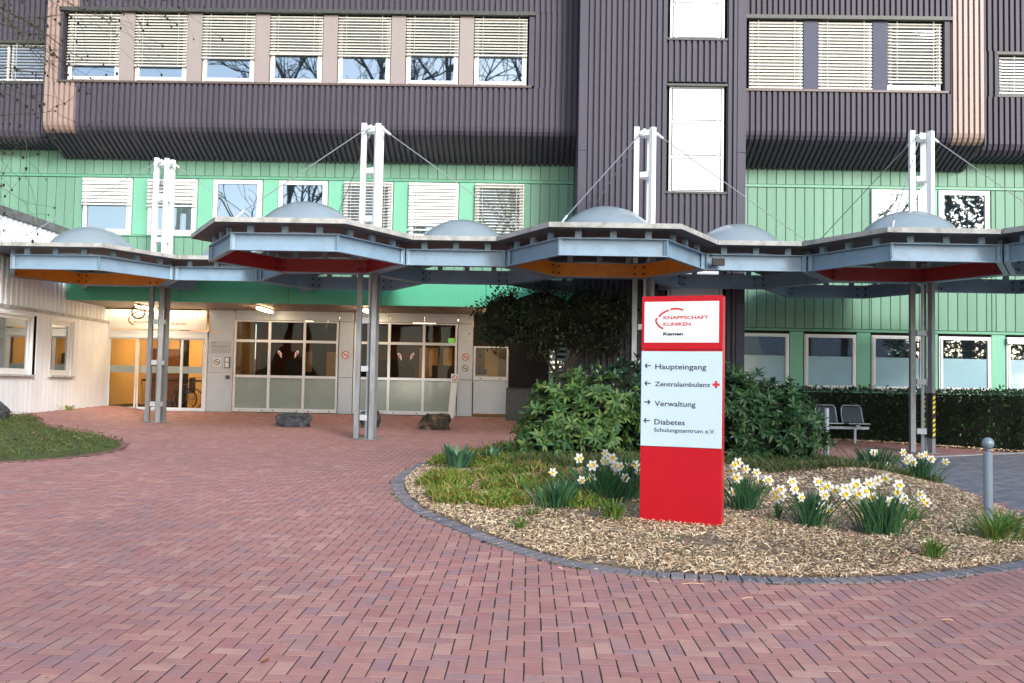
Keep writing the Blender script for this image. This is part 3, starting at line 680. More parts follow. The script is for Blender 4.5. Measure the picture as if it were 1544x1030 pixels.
mb.box(-11.33, -.15, GY-.02, GY+.03, 5.205, 5.24); mb.box(-11.32, -11.27, GY-.015, GY+.03, 5.245, 6.685); mb.box(-.19, -.14, GY-.015, GY+.03, 5.245, 6.685); mb.build('trim', m_gtrim, H)
gb = {0: (5.97, m_blindw, .09, 1.25), 1: (5.95, m_blindw, .09, 1.25), 4: (5.30, m_louv, .075, .42), 5: (5.45, m_blindw, .085, 1.2), 6: (5.28, m_blind, .075, .38)}
for i in range(7):
    window(X0+PW*i+.02, 5.24, 1.22, 1.42, GY-.045, blind=gb.get(i), fr=.08, bottom=.12)
    if i < 6:
        mb = MB(); mb.bbox(X0+PW*i+1.26, X0+PW*(i+1)-.0, GY-.01, GY+.03, 5.245, 6.685, .008); mb.build('pier', m_green2, H)
for i in (12, 13):
    window(X0+PW*i+.0, 5.24, 1.24, 1.42, GY-.045, fr=.09, bottom=.1)
mb = MB(); mb.bbox(X0+PW*12+1.26, X0+PW*13-.02, GY-.01, GY+.03, 5.245, 6.685, .008); mb.build('pier', m_green2, H)
# ground floor windows right of the tower
for i in range(10, 16):
    window(X0+PW*i, 1.70, 1.26, 1.36, GY-.03, glass=m_winlow, fr=.06, bottom=.10, film=.72, blind=((2.90, m_blindw, .06, 1.2) if i == 14 else None))
    mb = MB(); mb.bbox(X0+PW*i+1.28, X0+PW*(i+1)-.02, GY-.012, GY+.05, 1.2, 3.12, .008); mb.build('pier', m_green2, H)
mb = MB(); mb.box(4.83, 14.2, GY+.0, GY+.2, .4, 1.69); mb.build('base_wall', m_green2, H)
mb = MB(); mb.box(4.83, 14.2, GY+.06, GY+.2, 1.7, 3.12); mb.build('backing', m_core, H)
# fascia over the entrance and slatted soffit
xs_ = [-11.62, -8.7, -6.0, -3.7, -1.1, 1.03]
for a, b in zip(xs_[:-1], xs_[1:]):
    mb = MB(); mb.bbox(a+.004, b-.004, GY-.02, GY+.05, 3.58, 4.195, .008); mb.build('fascia_panel', m_green3, H)
SZ = 3.60
mb = MB()
x = -11.6
while x < 1.0:
    mb.add([(x, GY+.05, SZ), (x+.095, GY+.05, SZ), (x+.095, 25.6, SZ), (x, 25.6, SZ), (x+.1, GY+.05, SZ+.02), (x+.118, GY+.05, SZ+.02), (x+.118, 25.6, SZ+.02), (x+.1, 25.6, SZ+.02)],
           [(0,3,2,1), (4,7,6,5), (1,2,7,4)]); x += .12
stuff(mb.build('soffit', m_soffit, H))
mb = MB(); mb.box(-11.6, 1.0, GY+.06, 25.6, SZ+.03, SZ+.1); mb.build('soffit_deck', m_core, H)

# ---------------- entrance front at y = 25.6
EY = 25.6; FZ = .80
def apanel(x0, x1, z0, z1, M=m_alu, y=EY, name='wall_panel'):
    mb = MB(); mb.bbox(x0+.005, x1-.005, y-.03, y+.02, z0+.004, z1-.004, .006); return mb.build(name, M, H)
for z0, z1 in ((FZ, 1.86), (1.86, 2.98), (2.98, SZ)): apanel(-8.83, -8.12, z0, z1)
for z0, z1 in ((FZ, 1.80), (1.80, 3.33), (3.33, SZ)): apanel(-5.22, -4.82, z0, z1); apanel(-1.96, -1.54, z0, z1)
for a, b in ((-8.1, -7.13), (-7.13, -6.17), (-6.17, -5.23), (-4.8, -3.84), (-3.84, -2.89), (-2.89, -1.97)): apanel(a, b, 3.33, SZ, m_alu, EY+.02)
apanel(-1.52, -.56, FZ+.08, 1.80, m_alu, name='door_panel'); apanel(-1.52, -.56, 2.72, SZ, m_core, EY+.03)
apanel(-8.83, -.56, FZ-.25, FZ-.002, m_alu, EY+.02, 'plinth')
def grid_window(x0, x1, mull, zs, name, frosted=1):
    mb = MB(); f = .05; y0, y1 = EY-.045, EY+.03
    mb.box(x0, x0+f, y0, y1, zs[0], zs[-1]); mb.box(x1-f, x1, y0, y1, zs[0], zs[-1])
    xs2 = [x0+f]+list(mull)+[x1-f]
    for x in mull: mb.box(x-.035, x+.035, y0+.001, y1, zs[0], zs[-1])
    for k_, z in enumerate(zs):
        t_ = .10 if k_ == 0 else .035
        for a, b in zip(xs2[:-1], xs2[1:]):
            a_ = a+(0 if a == xs2[0] else .035); b_ = b-(0 if b == xs2[-1] else .035)
            mb.box(a_, b_, y0+.003, y1, z-(0 if k_ == 0 else .035), z+(t_ if k_ < len(zs)-1 else 0))
    for x in mull[:0]: pass
    for a, b in zip(xs2[:-1], xs2[1:]):
        mb.box(a+.13, a+.18, y0-.004, y0+.002, zs[0]+.03, zs[0]+.05, 1); mb.box(b-.18, b-.13, y0-.004, y0+.002, zs[0]+.03, zs[0]+.05, 1)
    fo = mb.build(name, [m_frame, m_black], H)
    for k_ in range(len(zs)-1):
        for a, b in zip(xs2[:-1], xs2[1:]):
            a_ = a+(0 if a == xs2[0] else .035); b_ = b-(0 if b == xs2[-1] else .035)
            z0 = zs[k_]+(.10 if k_ == 0 else .035); z1 = zs[k_+1]-.035
            mb = MB(); mb.box(a_, b_, EY-.005, EY+.01, z0, z1); mb.build('pane', m_frost if k_ < frosted else m_eglass, fo)
    return fo
grid_window(-8.10, -5.24, (-7.13, -6.17), (FZ+.02, 1.79, 2.76, 3.32), 'foyer_window')
grid_window(-4.80, -1.98, (-3.84, -2.89), (FZ+.02, 1.79, 2.76, 3.32), 'foyer_window')
grid_window(-1.52, -.57, (), (1.80, 2.72), 'foyer_window', 0)
# sliding doors
mb = MB(); mb.box(-11.66, -11.58, EY-.05, EY+.05, FZ, SZ); mb.box(-8.91, -8.84, EY-.05, EY+.05, FZ, 2.99)
mb.box(-11.58, -8.84, EY-.06, EY+.05, 2.79, 3.0); mb.box(-11.58, -8.84, EY-.03, EY+.05, FZ, FZ+.05); mb.build('door_frame', m_frame, H)
for a, b, y in ((-11.56, -10.80, EY), (-10.78, -10.18, EY+.05), (-10.16, -9.57, EY+.05), (-9.55, -8.93, EY)):
    mb = MB(); f = .035
    mb.box(a, a+f, y-.02, y+.02, FZ+.05, 2.79); mb.box(b-f, b, y-.02, y+.02, FZ+.05, 2.79); mb.box(a+f, b-f, y-.02, y+.02, FZ+.05, FZ+.09); mb.box(a+f, b-f, y-.02, y+.02, 2.75, 2.79)
    fo = mb.build('sliding_door', m_frame, H); mb = MB(); mb.box(a+f, b-f, y-.004, y+.004, FZ+.09, 2.75); mb.build('pane', m_eglass, fo)
    mb = MB(); mb.box(a+f+.005, b-f-.005, y-.008, y-.005, 1.83, 2.02); mb.build('frosted_band', m_frost, fo)
# interior of vestibule and hall
IB = MB(); IB.box(-11.62, -8.5, 28.6, 28.7, .75, SZ); IB.box(-11.7, -11.62, 25.7, 28.6, .75, SZ); IB.box(-8.5, -8.42, 26.6, 28.6, .75, SZ)
IB.build('vestibule_wall', m_warm, H)
IB = MB(); IB.box(-11.6, -10.75, 28.55, 28.59, .8, 2.6); IB.box(-10.0, -9.5, 28.5, 28.59, .8, 3.0); IB.build('vestibule_screen', m_hallw, H)
IB = MB(); IB.box(-11.6, -8.45, 27.9, 27.95, 1.60, 1.66); IB.box(-10.15, -9.9, 27.0, 27.1, .8, 3.2); IB.box(-9.35, -9.0, 28.4, 28.5, 2.1, 2.4); IB.build('vestibule_fittings', m_dark, H)
IB = MB(); IB.box(-8.4, .28, 31.6, 31.7, .75, SZ); IB.box(-8.42, -8.36, 28.7, 31.6, .75, SZ); IB.box(.2, .28, 25.7, 31.6, .75, SZ); IB.build('hall_wall', m_hallw, H)
IB = MB(); IB.box(-11.62, .28, 25.66, 31.7, .70, .795); IB.build('hall_floor', m_hallf, H)
IB = MB(); IB.box(-11.62, .28, 25.66, 31.7, SZ+.001, SZ+.05); IB.build('hall_ceiling', m_hallc, H)
for x_, y_, w_, h_ in ((-7.9, 30.5, 1.2, 1.2), (-6.6, 28.4, .35, 2.75), (-6.0, 29.6, .7, 1.5), (-5.2, 29.2, .25, 2.75), (-3.2, 30.8, 1.6, 1.5), (-2.2, 29.0, .7, 1.15), (-4.6, 28.5, .8, 1.6), (-7.9, 27.4, .35, 1.7), (-3.6, 27.3, .25, 1.45), (-2.75, 28.2, .12, 2.75), (-7.2, 27.6, .5, 1.5), (-.95, 28.4, .3, 2.0)):
    IB = MB(); IB.box(x_, x_+w_, y_, y_+.4, .8, .8+h_); IB.build('hall_furniture', m_dark, H)
IB = MB(); IB.box(-3.7, -2.6, 31.5, 31.58, 1.9, 2.9); IB.box(-1.5, -.6, 31.5, 31.58, 1.5, 2.9); IB.box(-7.6, -6.5, 31.5, 31.58, 1.6, 2.7); IB.build('hall_board', m_warm, H)
IB = MB()
for x_, y_ in ((-7.5, 27.2), (-6.7, 29.3), (-5.6, 27.6), (-4.3, 27.3), (-3.3, 29.2), (-2.4, 27.6), (-1.1, 29.0)): IB.box(x_-.35, x_+.35, y_-.08, y_+.08, SZ-.05, SZ-.01)
IB.build('hall_light', m_lampi, H)
IB = MB()
for x_, y_ in ((-3.0, 27.0), (-3.1, 28.0), (-3.2, 29.9), (-6.4, 26.8), (-5.4, 29.6), (-10.2, 27.0)): IB.lathe((x_, y_, SZ-.03), [(.11, 0), (.11, .02)], 12)
IB.build('downlight', m_lampi, H)
IB = MB(); IB.box(-2.62, -2.42, 30.2, 30.25, 3.0, 3.17); IB.build('exit_sign', m_exit, H)
# block right of the doors
mb = MB(); mb.box(-.54, 1.02, 24.62, 24.9, .55, 3.58); mb.box(-.54, -.4, 24.9, 25.6, .55, 3.58); mb.build('porch_wall', m_core, H)
mb = MB(); mb.box(-.57, .3, 24.56, 24.619, .5, 1.56); mb.box(-.59, .32, 24.52, 24.619, 1.56, 1.61, 1); mb.box(-.595, -.541, 24.62, 25.59, .5, 1.56); mb.build('granite_cladding', [m_granite, m_flash], H)
fo = window(.52, 1.5, .52, 1.5, 24.55, fr=.04, bottom=.04, blind=(1.52, m_film, .14, 1.3), sash=False)

# ---------------- white wing on the left
W = thing('white_annex', 'low white corrugated annex with two windows left of the entrance', 'building', (-11.6, 20, .75))
WX = -11.6
def wribs(y0, y1, z0, z1, pitch, d, M, name):
    mb = MB(); n = int((y1-y0)/pitch); p = (y1-y0)/n; prof = []
    for i in range(n):
        y = y0+i*p; prof += [(y, 0), (y+p*.42, 0), (y+p*.5, d), (y+p*.92, d)]
    prof.append((y1, 0)); m_ = len(prof)
    mb.add([(WX+o_, y, z) for z in (z0, z1) for y, o_ in prof], [(j, j+1, m_+j+1, m_+j) for j in range(m_-1)]); return stuff(mb.build(name, M, W))
wribs(15, 23.3, 3.24, 5.16, .21, .035, m_wing, 'corrugated_sheet')
_wb = {}
def board(y0, y1, z0, z1):
    mb = MB(); b = .004; x = WX
    v = [(x, y0, z0), (x, y1, z0), (x, y1, z1), (x, y0, z1), (x+.02, y0+b, z0), (x+.02, y1-b, z0), (x+.02, y1-b, z1), (x+.02, y0+b, z1)]
    mb.add(v, [(4,5,6,7), (0,4,7,3), (1,2,6,5), (0,1,5,4), (3,7,6,2)]); mb.build('board', m_wing, W)
wins = [(19.3, 21.62), (22.42, 23.52)]; WZ0, WZ1 = 1.70, 3.05
y = 15.0
while y < 25.5:
    y1 = min(y+.2, 25.55); cut = [w_ for w_ in wins if y1 > w_[0]+.01 and y < w_[1]-.01]
    if not cut: board(y, y1, .5, 3.16)
    else:
        board(y, y1, .5, WZ0-.06); board(y, y1, WZ1+.02, 3.16)
    y += .2
wribs(23.32, 25.55, 3.24, SZ, .2, .02, m_wing, 'upper_board')
mb = MB(); mb.box(WX-.02, WX+.05, 15, 25.55, 3.16, 3.235); mb.build('belt_trim', m_wingtr, W)
mb = MB(); mb.box(-20, WX+.07, 14.9, 23.04, 5.17, 5.36); mb.build('roof_edge', m_roofdark, W)
mb = MB(); mb.box(-20, WX-.03, 15, 25.6, 0, 1.6); mb.box(-20, WX-.4, 15, 25.6, 1.6, 3.2); mb.box(-20, WX-.03, 15, 23.0, 3.2, 5.16); mb.box(-20, WX-.03, 23.05, 25.6, 3.2, SZ); mb.build('core', m_core, W)
for (y0, y1) in wins:
    mb = MB(); z0, z1 = WZ0, WZ1; x = WX-.06; f = .09
    mb.box(x, WX+.035, y0, y0+.03, z0, z1); mb.box(x, WX+.035, y1-.03, y1, z0, z1); mb.box(x, WX+.035, y0+.03, y1-.03, z1-.02, z1+.02)
    mb.box(x-.02, x+.04, y0+.03, y0+.03+f, z0, z1-.02); mb.box(x-.02, x+.04, y1-.03-f, y1-.03, z0, z1-.02); mb.box(x-.02, x+.04, y0+.03+f, y1-.03-f, z1-.1, z1-.02); mb.box(x-.02, x+.04, y0+.03+f, y1-.03-f, z0, z0+.13)
    fo = mb.build('window', m_white, W)
    mb = MB(); mb.box(x-.01, x+.01, y0+.12, y1-.12, z0+.13, z1-.1); mb.build('pane', m_winlow, fo)
    mb = MB(); mb.box(WX-.05, WX+.10, y0-.05, y1+.05, z0-.05, z0-.002); mb.build('sill', m_wingtr, fo)

# ================================================================== CANOPY
SH = 1.87; Q = math.sqrt(3)/2
cx0, cy0 = -4.219, 17.448
def hc(a, b): return (cx0+a*1.5*SH, cy0+b*Q*SH)
HX = {'M1': (-2, 2), 'C12': (-1, 3), 'M2': (0, 0), 'B2': (0, 2), 'C23': (1, 1), 'M3': (2, 0), 'B3': (2, 2), 'C34': (3, 1), 'M4': (4, 0), 'B4': (4, 2), 'C45': (5, 1), 'B1': (-2, 4), 'M5': (5, -1)}
cells = {v: k for k, v in HX.items()}
VD = [(-1, 0), (-.5, -Q), (.5, -Q), (1, 0), (.5, Q), (-.5, Q)]                 # L FL FR R BR BL
ND = [(-1, -1), (0, -2), (1, -1), (1, 1), (0, 2), (-1, 1)]                     # neighbour across edge i -> i+1
CN = thing('entrance_canopy', 'honeycomb canopy of blue steel rings with pale domed skylights before the entrance', 'canopy', (-4.2, 18, .6))
BZ0, BZ1 = 3.87, 4.175; SB, ST = 4.30, 4.385
br_b = MB(); br_b.box(-.055, .055, -.035, .035, 0, SB-BZ1); br_me = br_b.mesh('bracket', m_steel)
bolt = MB(); bolt.lathe((0, 0, 0), [(.022, 0), (.022, .02)], 8); bolt_me = bolt.mesh('bolt', m_bolt)
dm = MB(); RD, HD = .97, .58; RC = (RD*RD+HD*HD)/(2*HD); prof = [(RD+.07, 0), (RD+.07, .05), (RD, .06)]
for k_ in range(1, 11):
    a = math.asin(RD/RC)*(1-k_/10.4); prof.append((RC*math.sin(a), .06+RC*math.cos(a)-(RC-HD)))
prof.append((.0005, .06+HD)); dm.lathe((0, 0, 0), prof, 40); dome_me = dm.mesh('dome', m_dome, smooth=True)
def inter(p1, d1, p2, d2):
    den = d1[0]*d2[1]-d1[1]*d2[0]; t = ((p2[0]-p1[0])*d2[1]-(p2[1]-p1[1])*d2[0])/den; return (p1[0]+d1[0]*t, p1[1]+d1[1]*t)
done = set()
for nm, (a, b) in HX.items():
    cx, cy = hc(a, b); lines = []
    for i in range(6):
        p = VD[i]; q_ = VD[(i+1) % 6]; P_ = (cx+p[0]*SH, cy+p[1]*SH); Q_ = (cx+q_[0]*SH, cy+q_[1]*SH)
        dx, dy = Q_[0]-P_[0], Q_[1]-P_[1]; l = math.hypot(dx, dy); nx, ny = dy/l, -dx/l
        nb_ = (a+ND[i][0], b+ND[i][1]); o_ = -.006 if nb_ in cells else .29
        lines.append(((P_[0]+nx*o_, P_[1]+ny*o_), (dx, dy)))
    poly = [inter(*lines[i-1], *lines[i]) for i in range(6)]
    mb = MB(); n = 6; ring = [(cx+(RD-.02)*math.cos(2*math.pi*k_/24), cy+(RD-.02)*math.sin(2*math.pi*k_/24)) for k_ in range(24)]
    # slab with a round hole under the dome
    outp = []
    for k_ in range(24):
        an = 2*math.pi*k_/24; dx, dy = math.cos(an), math.sin(an); best = 1e9
        for i in range(6):
            p1 = poly[i]; p2 = poly[(i+1) % 6]; ex, ey = p2[0]-p1[0], p2[1]-p1[1]; den = dx*ey-dy*ex
            if abs(den) < 1e-9: continue
            t = ((p1[0]-cx)*ey-(p1[1]-cy)*ex)/den; u = ((p1[0]-cx)*dy-(p1[1]-cy)*dx)/den
            if t > 0 and -1e-6 <= u <= 1+1e-6: best = min(best, t)
        outp.append([cx+dx*best, cy+dy*best])
    for p in poly:                                   # snap the nearest outline sample to each corner
        j = min(range(24), key=lambda k_: (outp[k_][0]-p[0])**2+(outp[k_][1]-p[1])**2); outp[j] = list(p)
    for k_ in range(24):
        k2 = (k_+1) % 24
        A, B_, C_, D_ = outp[k_], outp[k2], ring[k2], ring[k_]
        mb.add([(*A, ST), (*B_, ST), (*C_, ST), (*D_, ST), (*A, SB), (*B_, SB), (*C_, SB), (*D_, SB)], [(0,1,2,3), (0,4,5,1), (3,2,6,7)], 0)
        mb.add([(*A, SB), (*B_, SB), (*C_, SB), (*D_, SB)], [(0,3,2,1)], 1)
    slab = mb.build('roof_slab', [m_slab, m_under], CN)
    part_copy(dome_me, 'dome', (cx, cy, ST-.005), slab)
    back = {'M1': m_orange, 'M2': m_red, 'M3': m_orange, 'M4': m_red}.get(nm)
    so_, si = SH-.012, SH-.105/Q
    for i in range(6):
        key = tuple(sorted([(a, b), (a+ND[i][0], b+ND[i][1])]))
        p = VD[i]; q_ = VD[(i+1) % 6]
        Po, Qo = [(cx+v[0]*so_, cy+v[1]*so_) for v in (p, q_)]; Pi, Qi = [(cx+v[0]*si, cy+v[1]*si) for v in (p, q_)]
        si2 = si+.014; Pw, Qw = [(cx+v[0]*si2, cy+v[1]*si2) for v in (p, q_)]
        colr = back if (back and i in (3, 4, 5)) else m_steel
        mb = MB(); mb.prism([Pi, Qi, Qo, Po][::-1], BZ0, BZ0+.018); mb.prism([Pi, Qi, Qo, Po][::-1], BZ1-.018, BZ1); mb.prism([Pi, Qi, Qw, Pw][::-1], BZ0+.018, BZ1-.018, 1)
        L_ = math.hypot(Qo[0]-Po[0], Qo[1]-Po[1]); tx, ty = (Qo[0]-Po[0])/L_, (Qo[1]-Po[1])/L_; nx, ny = ty, -tx
        for t_ in (.012, L_-.022):
            A = (Po[0]+tx*t_, Po[1]+ty*t_); mb.prism([(A[0]-nx*.085, A[1]-ny*.085), (A[0]-nx*.085+tx*.01, A[1]-ny*.085+ty*.01), (A[0]-nx*.002+tx*.01, A[1]-ny*.002+ty*.01), (A[0]-nx*.002, A[1]-ny*.002)], BZ0+.018, BZ1-.018)
        bm = mb.build('ring_beam', [m_steel, colr], CN)
        if i in (3, 4, 5):                            # bolts on the inner web of the rear beams
            ang = math.atan2(-ny, -nx)
            for t_ in (.16, L_-.16):
                for z in (BZ0+.08, BZ1-.08):
                    part_copy(bolt_me, 'bolt', (Pi[0]+tx*t_-nx*.0, Pi[1]+ty*t_, z), bm, rot=(math.pi/2, 0, ang+math.pi/2))
        if key not in done:
            done.add(key); ang = math.atan2(ty, tx)
            for t_ in (.18, .5, .82):
                x_ = Po[0]+tx*L_*t_-nx*.045; y_ = Po[1]+ty*L_*t_-ny*.045
                part_copy(br_me, 'bracket', (x_, y_, BZ1), bm, rot=(0, 0, ang))
# small floodlight clipped to the beam between third and fourth ring
mb = MB(); xq, yq = hc(3, 1); fx, fy = xq-SH*.5+.12, yq-Q*SH-.05
mb.box(fx-.02, fx+.20, fy-.10, fy, BZ0+.07, BZ0+.20); mb.tube([(fx-.01, fy-.05, BZ0+.17), (fx-.05, fy-.05, BZ0+.30), (fx+.02, fy-.02, BZ1)], .006, 6)
mb.tube([(fx-.03, fy-.04, BZ0+.05), (fx-.05, fy-.05, BZ0+.13), (fx-.01, fy-.05, BZ0+.18)], .006, 6)
o = mb.build('floodlight', m_black); origin_to(o, (fx, fy, BZ0)); tag(o, 'small black floodlight clipped to the canopy beam right of the red and white sign', 'floodlight')

# columns / masts on four of the honeycomb corners
def capl(n): return n
mast_lab = {'M1': 'leftmost grey steel column with white mast, between annex windows and clinic doors',
            'M2': 'grey steel column with white mast standing between the two foyer windows',
            'M3': 'steel column with white mast half hidden behind the red information totem',
            'M4': 'rightmost steel column with black and yellow warning strips at its foot'}
for nm in ('M1', 'M2', 'M3', 'M4'):
    hx_, hy_ = hc(*HX[nm]); px, py = hx_+.5*SH, hy_+Q*SH; gz = G(px, py)
    T = thing('canopy_mast', mast_lab[nm], 'column', (px, py, gz), 'canopy masts')
    rr = .205
    for k_, an in enumerate((math.pi, -math.pi/3, math.pi/3)):
        ox, oy = px+rr*math.cos(an), py+rr*math.sin(an)
        def rect(w2, t2):
            tx, ty = -math.sin(an), math.cos(an); nx, ny = math.cos(an), math.sin(an)
            return [(ox+tx*sx*w2+nx*sy*t2, oy+ty*sx*w2+ny*sy*t2) for sx, sy in ((-1, -1), (1, -1), (1, 1), (-1, 1))]
        pl = rect(.05, .05)
        mb = MB(); mb.prism(pl, gz-.02, 4.0); mb.build('post', m_galv, T)
        mb = MB(); mb.prism(rect(.051, .051), 4.001, 7.0-(.05 if k_ == 1 else 0)); mb.build('mast_post', m_wsteel, T)
    ctr = lambda z: (px, py, z)
    mb = MB(); mb.tube([ctr(gz), ctr(3.95)], .032, 10); mb.build('downpipe', m_pipe, T)
    for z in (gz+.43, gz+1.42, gz+2.40, 5.0, 6.0, 6.86):
        pts = [(px+.15*math.cos(a_), py+.15*math.sin(a_)) for a_ in (math.pi-.45, math.pi+.45, -math.pi/3-.45, -math.pi/3+.45, math.pi/3-.45, math.pi/3+.45)]
        mb = MB(); mb.prism(pts, z-.055, z+.055); mb.build('tie_plate', m_wsteel if z > 4 else m_pipe, T)
    mb = MB(); mb.lathe((px, py, gz), [(.34, 0), (.34, .012), (.27, .013)], 20); mb.build('base_plate', m_galv, T)
    for an in (-2*math.pi/3, 0, 2*math.pi/3):
        ex, ey = px+math.cos(an)*2*SH*.985, py+math.sin(an)*2*SH*.985
        a0 = (px+math.cos(an)*.22, py+math.sin(an)*.22, 6.86)
        d_ = Vector((ex, ey, 4.42))-Vector(a0)
        mb = MB(); mb.tube([a0, (ex, ey, 4.42)], .0095, 6); mb.build('cable', m_cable, T)
        mb = MB(); mb.tube([(px+math.cos(an)*.1, py+math.sin(an)*.1, 6.93), a0, tuple(Vector(a0)+d_*.035)], [.03, .035, .022], 8); mb.tube([tuple(Vector(a0)+d_*.93), (ex, ey, 4.40)], .018, 6); stuff(mb.build('cable_clamp', m_pipe, T))
    if nm == 'M4':
        for an, dx in ((-math.pi/3, 0), (math.pi/3, 0)):
            ox, oy = px+rr*math.cos(an), py+rr*math.sin(an)
            tx, ty = -math.sin(an), math.cos(an); nx, ny = math.cos(an), math.sin(an)
            # strip wraps the post; plate on the camera side
            mb = MB(); pl = [(ox+tx*sx*.056+nx*sy*.056, oy+ty*sx*.056+ny*sy*.056) for sx, sy in ((-1, -1), (1, -1), (1, 1), (-1, 1))]
            mb.prism(pl, gz+.30, gz+1.20); wp = mb.build('warning_strip', m_black, T)
            sg_ = 1 if an > 0 else -1
            # outward faces: use the face whose normal points to -y
            cand = [((nx, ny), (tx, ty)), ((-nx, -ny), (tx, ty)), ((tx, ty), (nx, ny)), ((-tx, -ty), (nx, ny))]
            fn, ft = min(cand, key=lambda c: c[0][1]*1.0+c[0][0]*.2)
            if ft[0] < 0: ft = (-ft[0], -ft[1])
            mb = MB()
            for zz in (gz+.33, gz+.78):
                for s_ in range(4):
                    z = zz+s_*.095
                    P4 = [(-.035, z), (.035, z+.03), (.035, z+.085), (-.035, z+.055)]
                    mb.ngon([(ox+fn[0]*.0575+ft[0]*u_, oy+fn[1]*.0575+ft[1]*u_, v_) for u_, v_ in P4])
            mb.build('warning_stripes', m_yellow, wp)
#PART3
# ================================================================== INFORMATION TOTEM
SX, SY = 1.515, 9.27; SZ0 = BZ(SX, SY); SA = R(-20)
TT = thing('information_totem', 'tall red and white direction totem with arrows standing among the daffodils', 'sign', (SX, SY, 0), rz=SA)
def lbuild(mb, name, M, parent, sm=False): return mb.build(name, M, parent, smooth=sm, off=(0, 0, 0))
sw, zt, zb0, dp = .795, 2.535, .305, .165          # width, top, bottom, depth (local, front at y=-dp/2)
hh = zt-zb0; fy = -dp/2
def U(u): return -sw/2+u*sw
def Vz(v): return zt-v*hh
mb = MB(); mb.bbox(-sw/2+.03, sw/2-.002, fy+.012, dp/2, Vz(1), Vz(0)-.002, .004); lbuild(mb, 'casing', m_signside, TT)
mb = MB(); mb.bbox(U(0), U(1), fy-.004, fy+.0115, Vz(.236), Vz(0), .004); top_ = lbuild(mb, 'head_panel', m_signred, TT)
mb = MB(); mb.bbox(U(.034), U(.954), fy-.0075, fy-.0045, Vz(.206), Vz(.025), .001)
wp = lbuild(mb, 'white_panel', m_signw, TT)
mb = MB(); mb.bbox(U(.0), U(.70), fy-.002, fy+.0115, Vz(.2435), Vz(.2375), .001); lbuild(mb, 'joint_strip', m_signred, TT)
mb = MB(); mb.bbox(U(0), U(.995), fy-.004, fy+.0115, Vz(.663), Vz(.2445), .003); ip = lbuild(mb, 'direction_panel', m_signb, TT)
mb = MB(); mb.bbox(U(0), U(1), fy-.004, fy+.0115, Vz(1), Vz(.665), .003); lbuild(mb, 'base_panel', m_signred, TT)
mb = MB(); mb.box(-sw/2+.06, sw/2-.05, -.06, .065, .16, Vz(1)); lbuild(mb, 'plinth', m_black, TT)
mb = MB()
for u_ in (.05, .94):
    for v_ in (.032, .198): mb.tube([(U(u_), fy-.0105, Vz(v_)), (U(u_), fy-.0075, Vz(v_))], .004, 8)
lbuild(mb, 'screw', m_galv, TT)
# marks taken off the panel: u from left, v from top
fu = lambda zx: (zx-121)/326.0; fv = lambda zy: (zy-42+(zx_ if False else 0))/903.0
def tx(mb, s, x0, x1, ybase, cap, bold=.0, y=fy-.0095, space=1.0):
    text_xz(mb, s, U(fu(x0)), U(fu(x1)), Vz(fv(ybase)), cap/903*hh, y, bold, space=space)
def ribbon(mb, pts, wd, y):
    L_ = []; R_ = []
    for i, p in enumerate(pts):
        a = Vector(pts[max(i-1, 0)]); b = Vector(pts[min(i+1, len(pts)-1)]); t = (b-a).normalized(); n_ = Vector((-t.y, t.x))*wd/2
        L_.append((p[0]+n_.x, y, p[1]+n_.y)); R_.append((p[0]-n_.x, y, p[1]-n_.y))
    for i in range(len(pts)-1): mb.ngon([L_[i], L_[i+1], R_[i+1], R_[i]])
def z8(x, y):                                     # marks read at another zoom of the photo
    xi, yi = 860+x/3.8575, 260+y/3.8575; return (U(fu((xi-920)*2.575)), Vz(fv((yi-430)*2.575)))
mb = MB()
for arc in ([(547, 915), (528, 905), (512, 890), (502, 873), (500, 862), (510, 850)], [(517, 843), (530, 830), (545, 819), (560, 811), (579, 803)], [(588, 800), (605, 796), (625, 795), (645, 797), (666, 804)]):
    ribbon(mb, [z8(*p) for p in arc], .0185, fy-.0095)
tx(mb, 'KNAPPSCHAFT', 210, 391, 135, 14, .026); tx(mb, 'KLINIKEN', 210, 321, 161, 14, .026); lbuild(mb, 'logo', m_inkr, wp)
mb = MB(); tx(mb, 'Kamen', 210, 291, 199, 13, .045); lbuild(mb, 'lettering', m_ink, wp)
yy = fy-.0065
for args in (('Haupteingang', 179, 384, 334, 21, .010), ('Zentralambulanz', 178, 400, 402, 18, .010), ('Verwaltung', 178, 343, 481, 21, .010), ('Diabetes', 178, 301, 554, 21, .010), ('Schulungszentrum e.V.', 177, 421, 583, 16, .006)):
    mb = MB(); tx(mb, *args, yy); lbuild(mb, 'lettering', m_ink, ip)
def arrow(xc, yc, dr):
    h_ = 9
    P0 = (U(fu(xc-12)), Vz(fv(yc))); P1 = (U(fu(xc+12)), Vz(fv(yc)))
    ribbon(mb, [P0, P1], .0105, yy); tipx = xc-12 if dr < 0 else xc+12
    for sg in (-1, 1): ribbon(mb, [(U(fu(tipx-dr*9)), Vz(fv(yc+sg*9))), (U(fu(tipx)), Vz(fv(yc)))], .0105, yy-.0002*sg-.0003)
for ax_, ay_, ad_ in ((149, 321, -1), (149, 391, -1), (147, 466, 1), (147, 540, -1)):
    mb = MB(); arrow(ax_, ay_, ad_); lbuild(mb, 'arrow', m_ink, ip)
mb = MB(); c_ = (U(fu(423)), Vz(fv(392))); a_, b_ = .034, .0115
mb.ngon([(c_[0]-a_, yy, c_[1]-b_), (c_[0]+a_, yy, c_[1]-b_), (c_[0]+a_, yy, c_[1]+b_), (c_[0]-a_, yy, c_[1]+b_)])
mb.ngon([(c_[0]-b_, yy-.0004, c_[1]-a_), (c_[0]+b_, yy-.0004, c_[1]-a_), (c_[0]+b_, yy-.0004, c_[1]+a_), (c_[0]-b_, yy-.0004, c_[1]+a_)])
lbuild(mb, 'red_cross', m_inkr, ip)

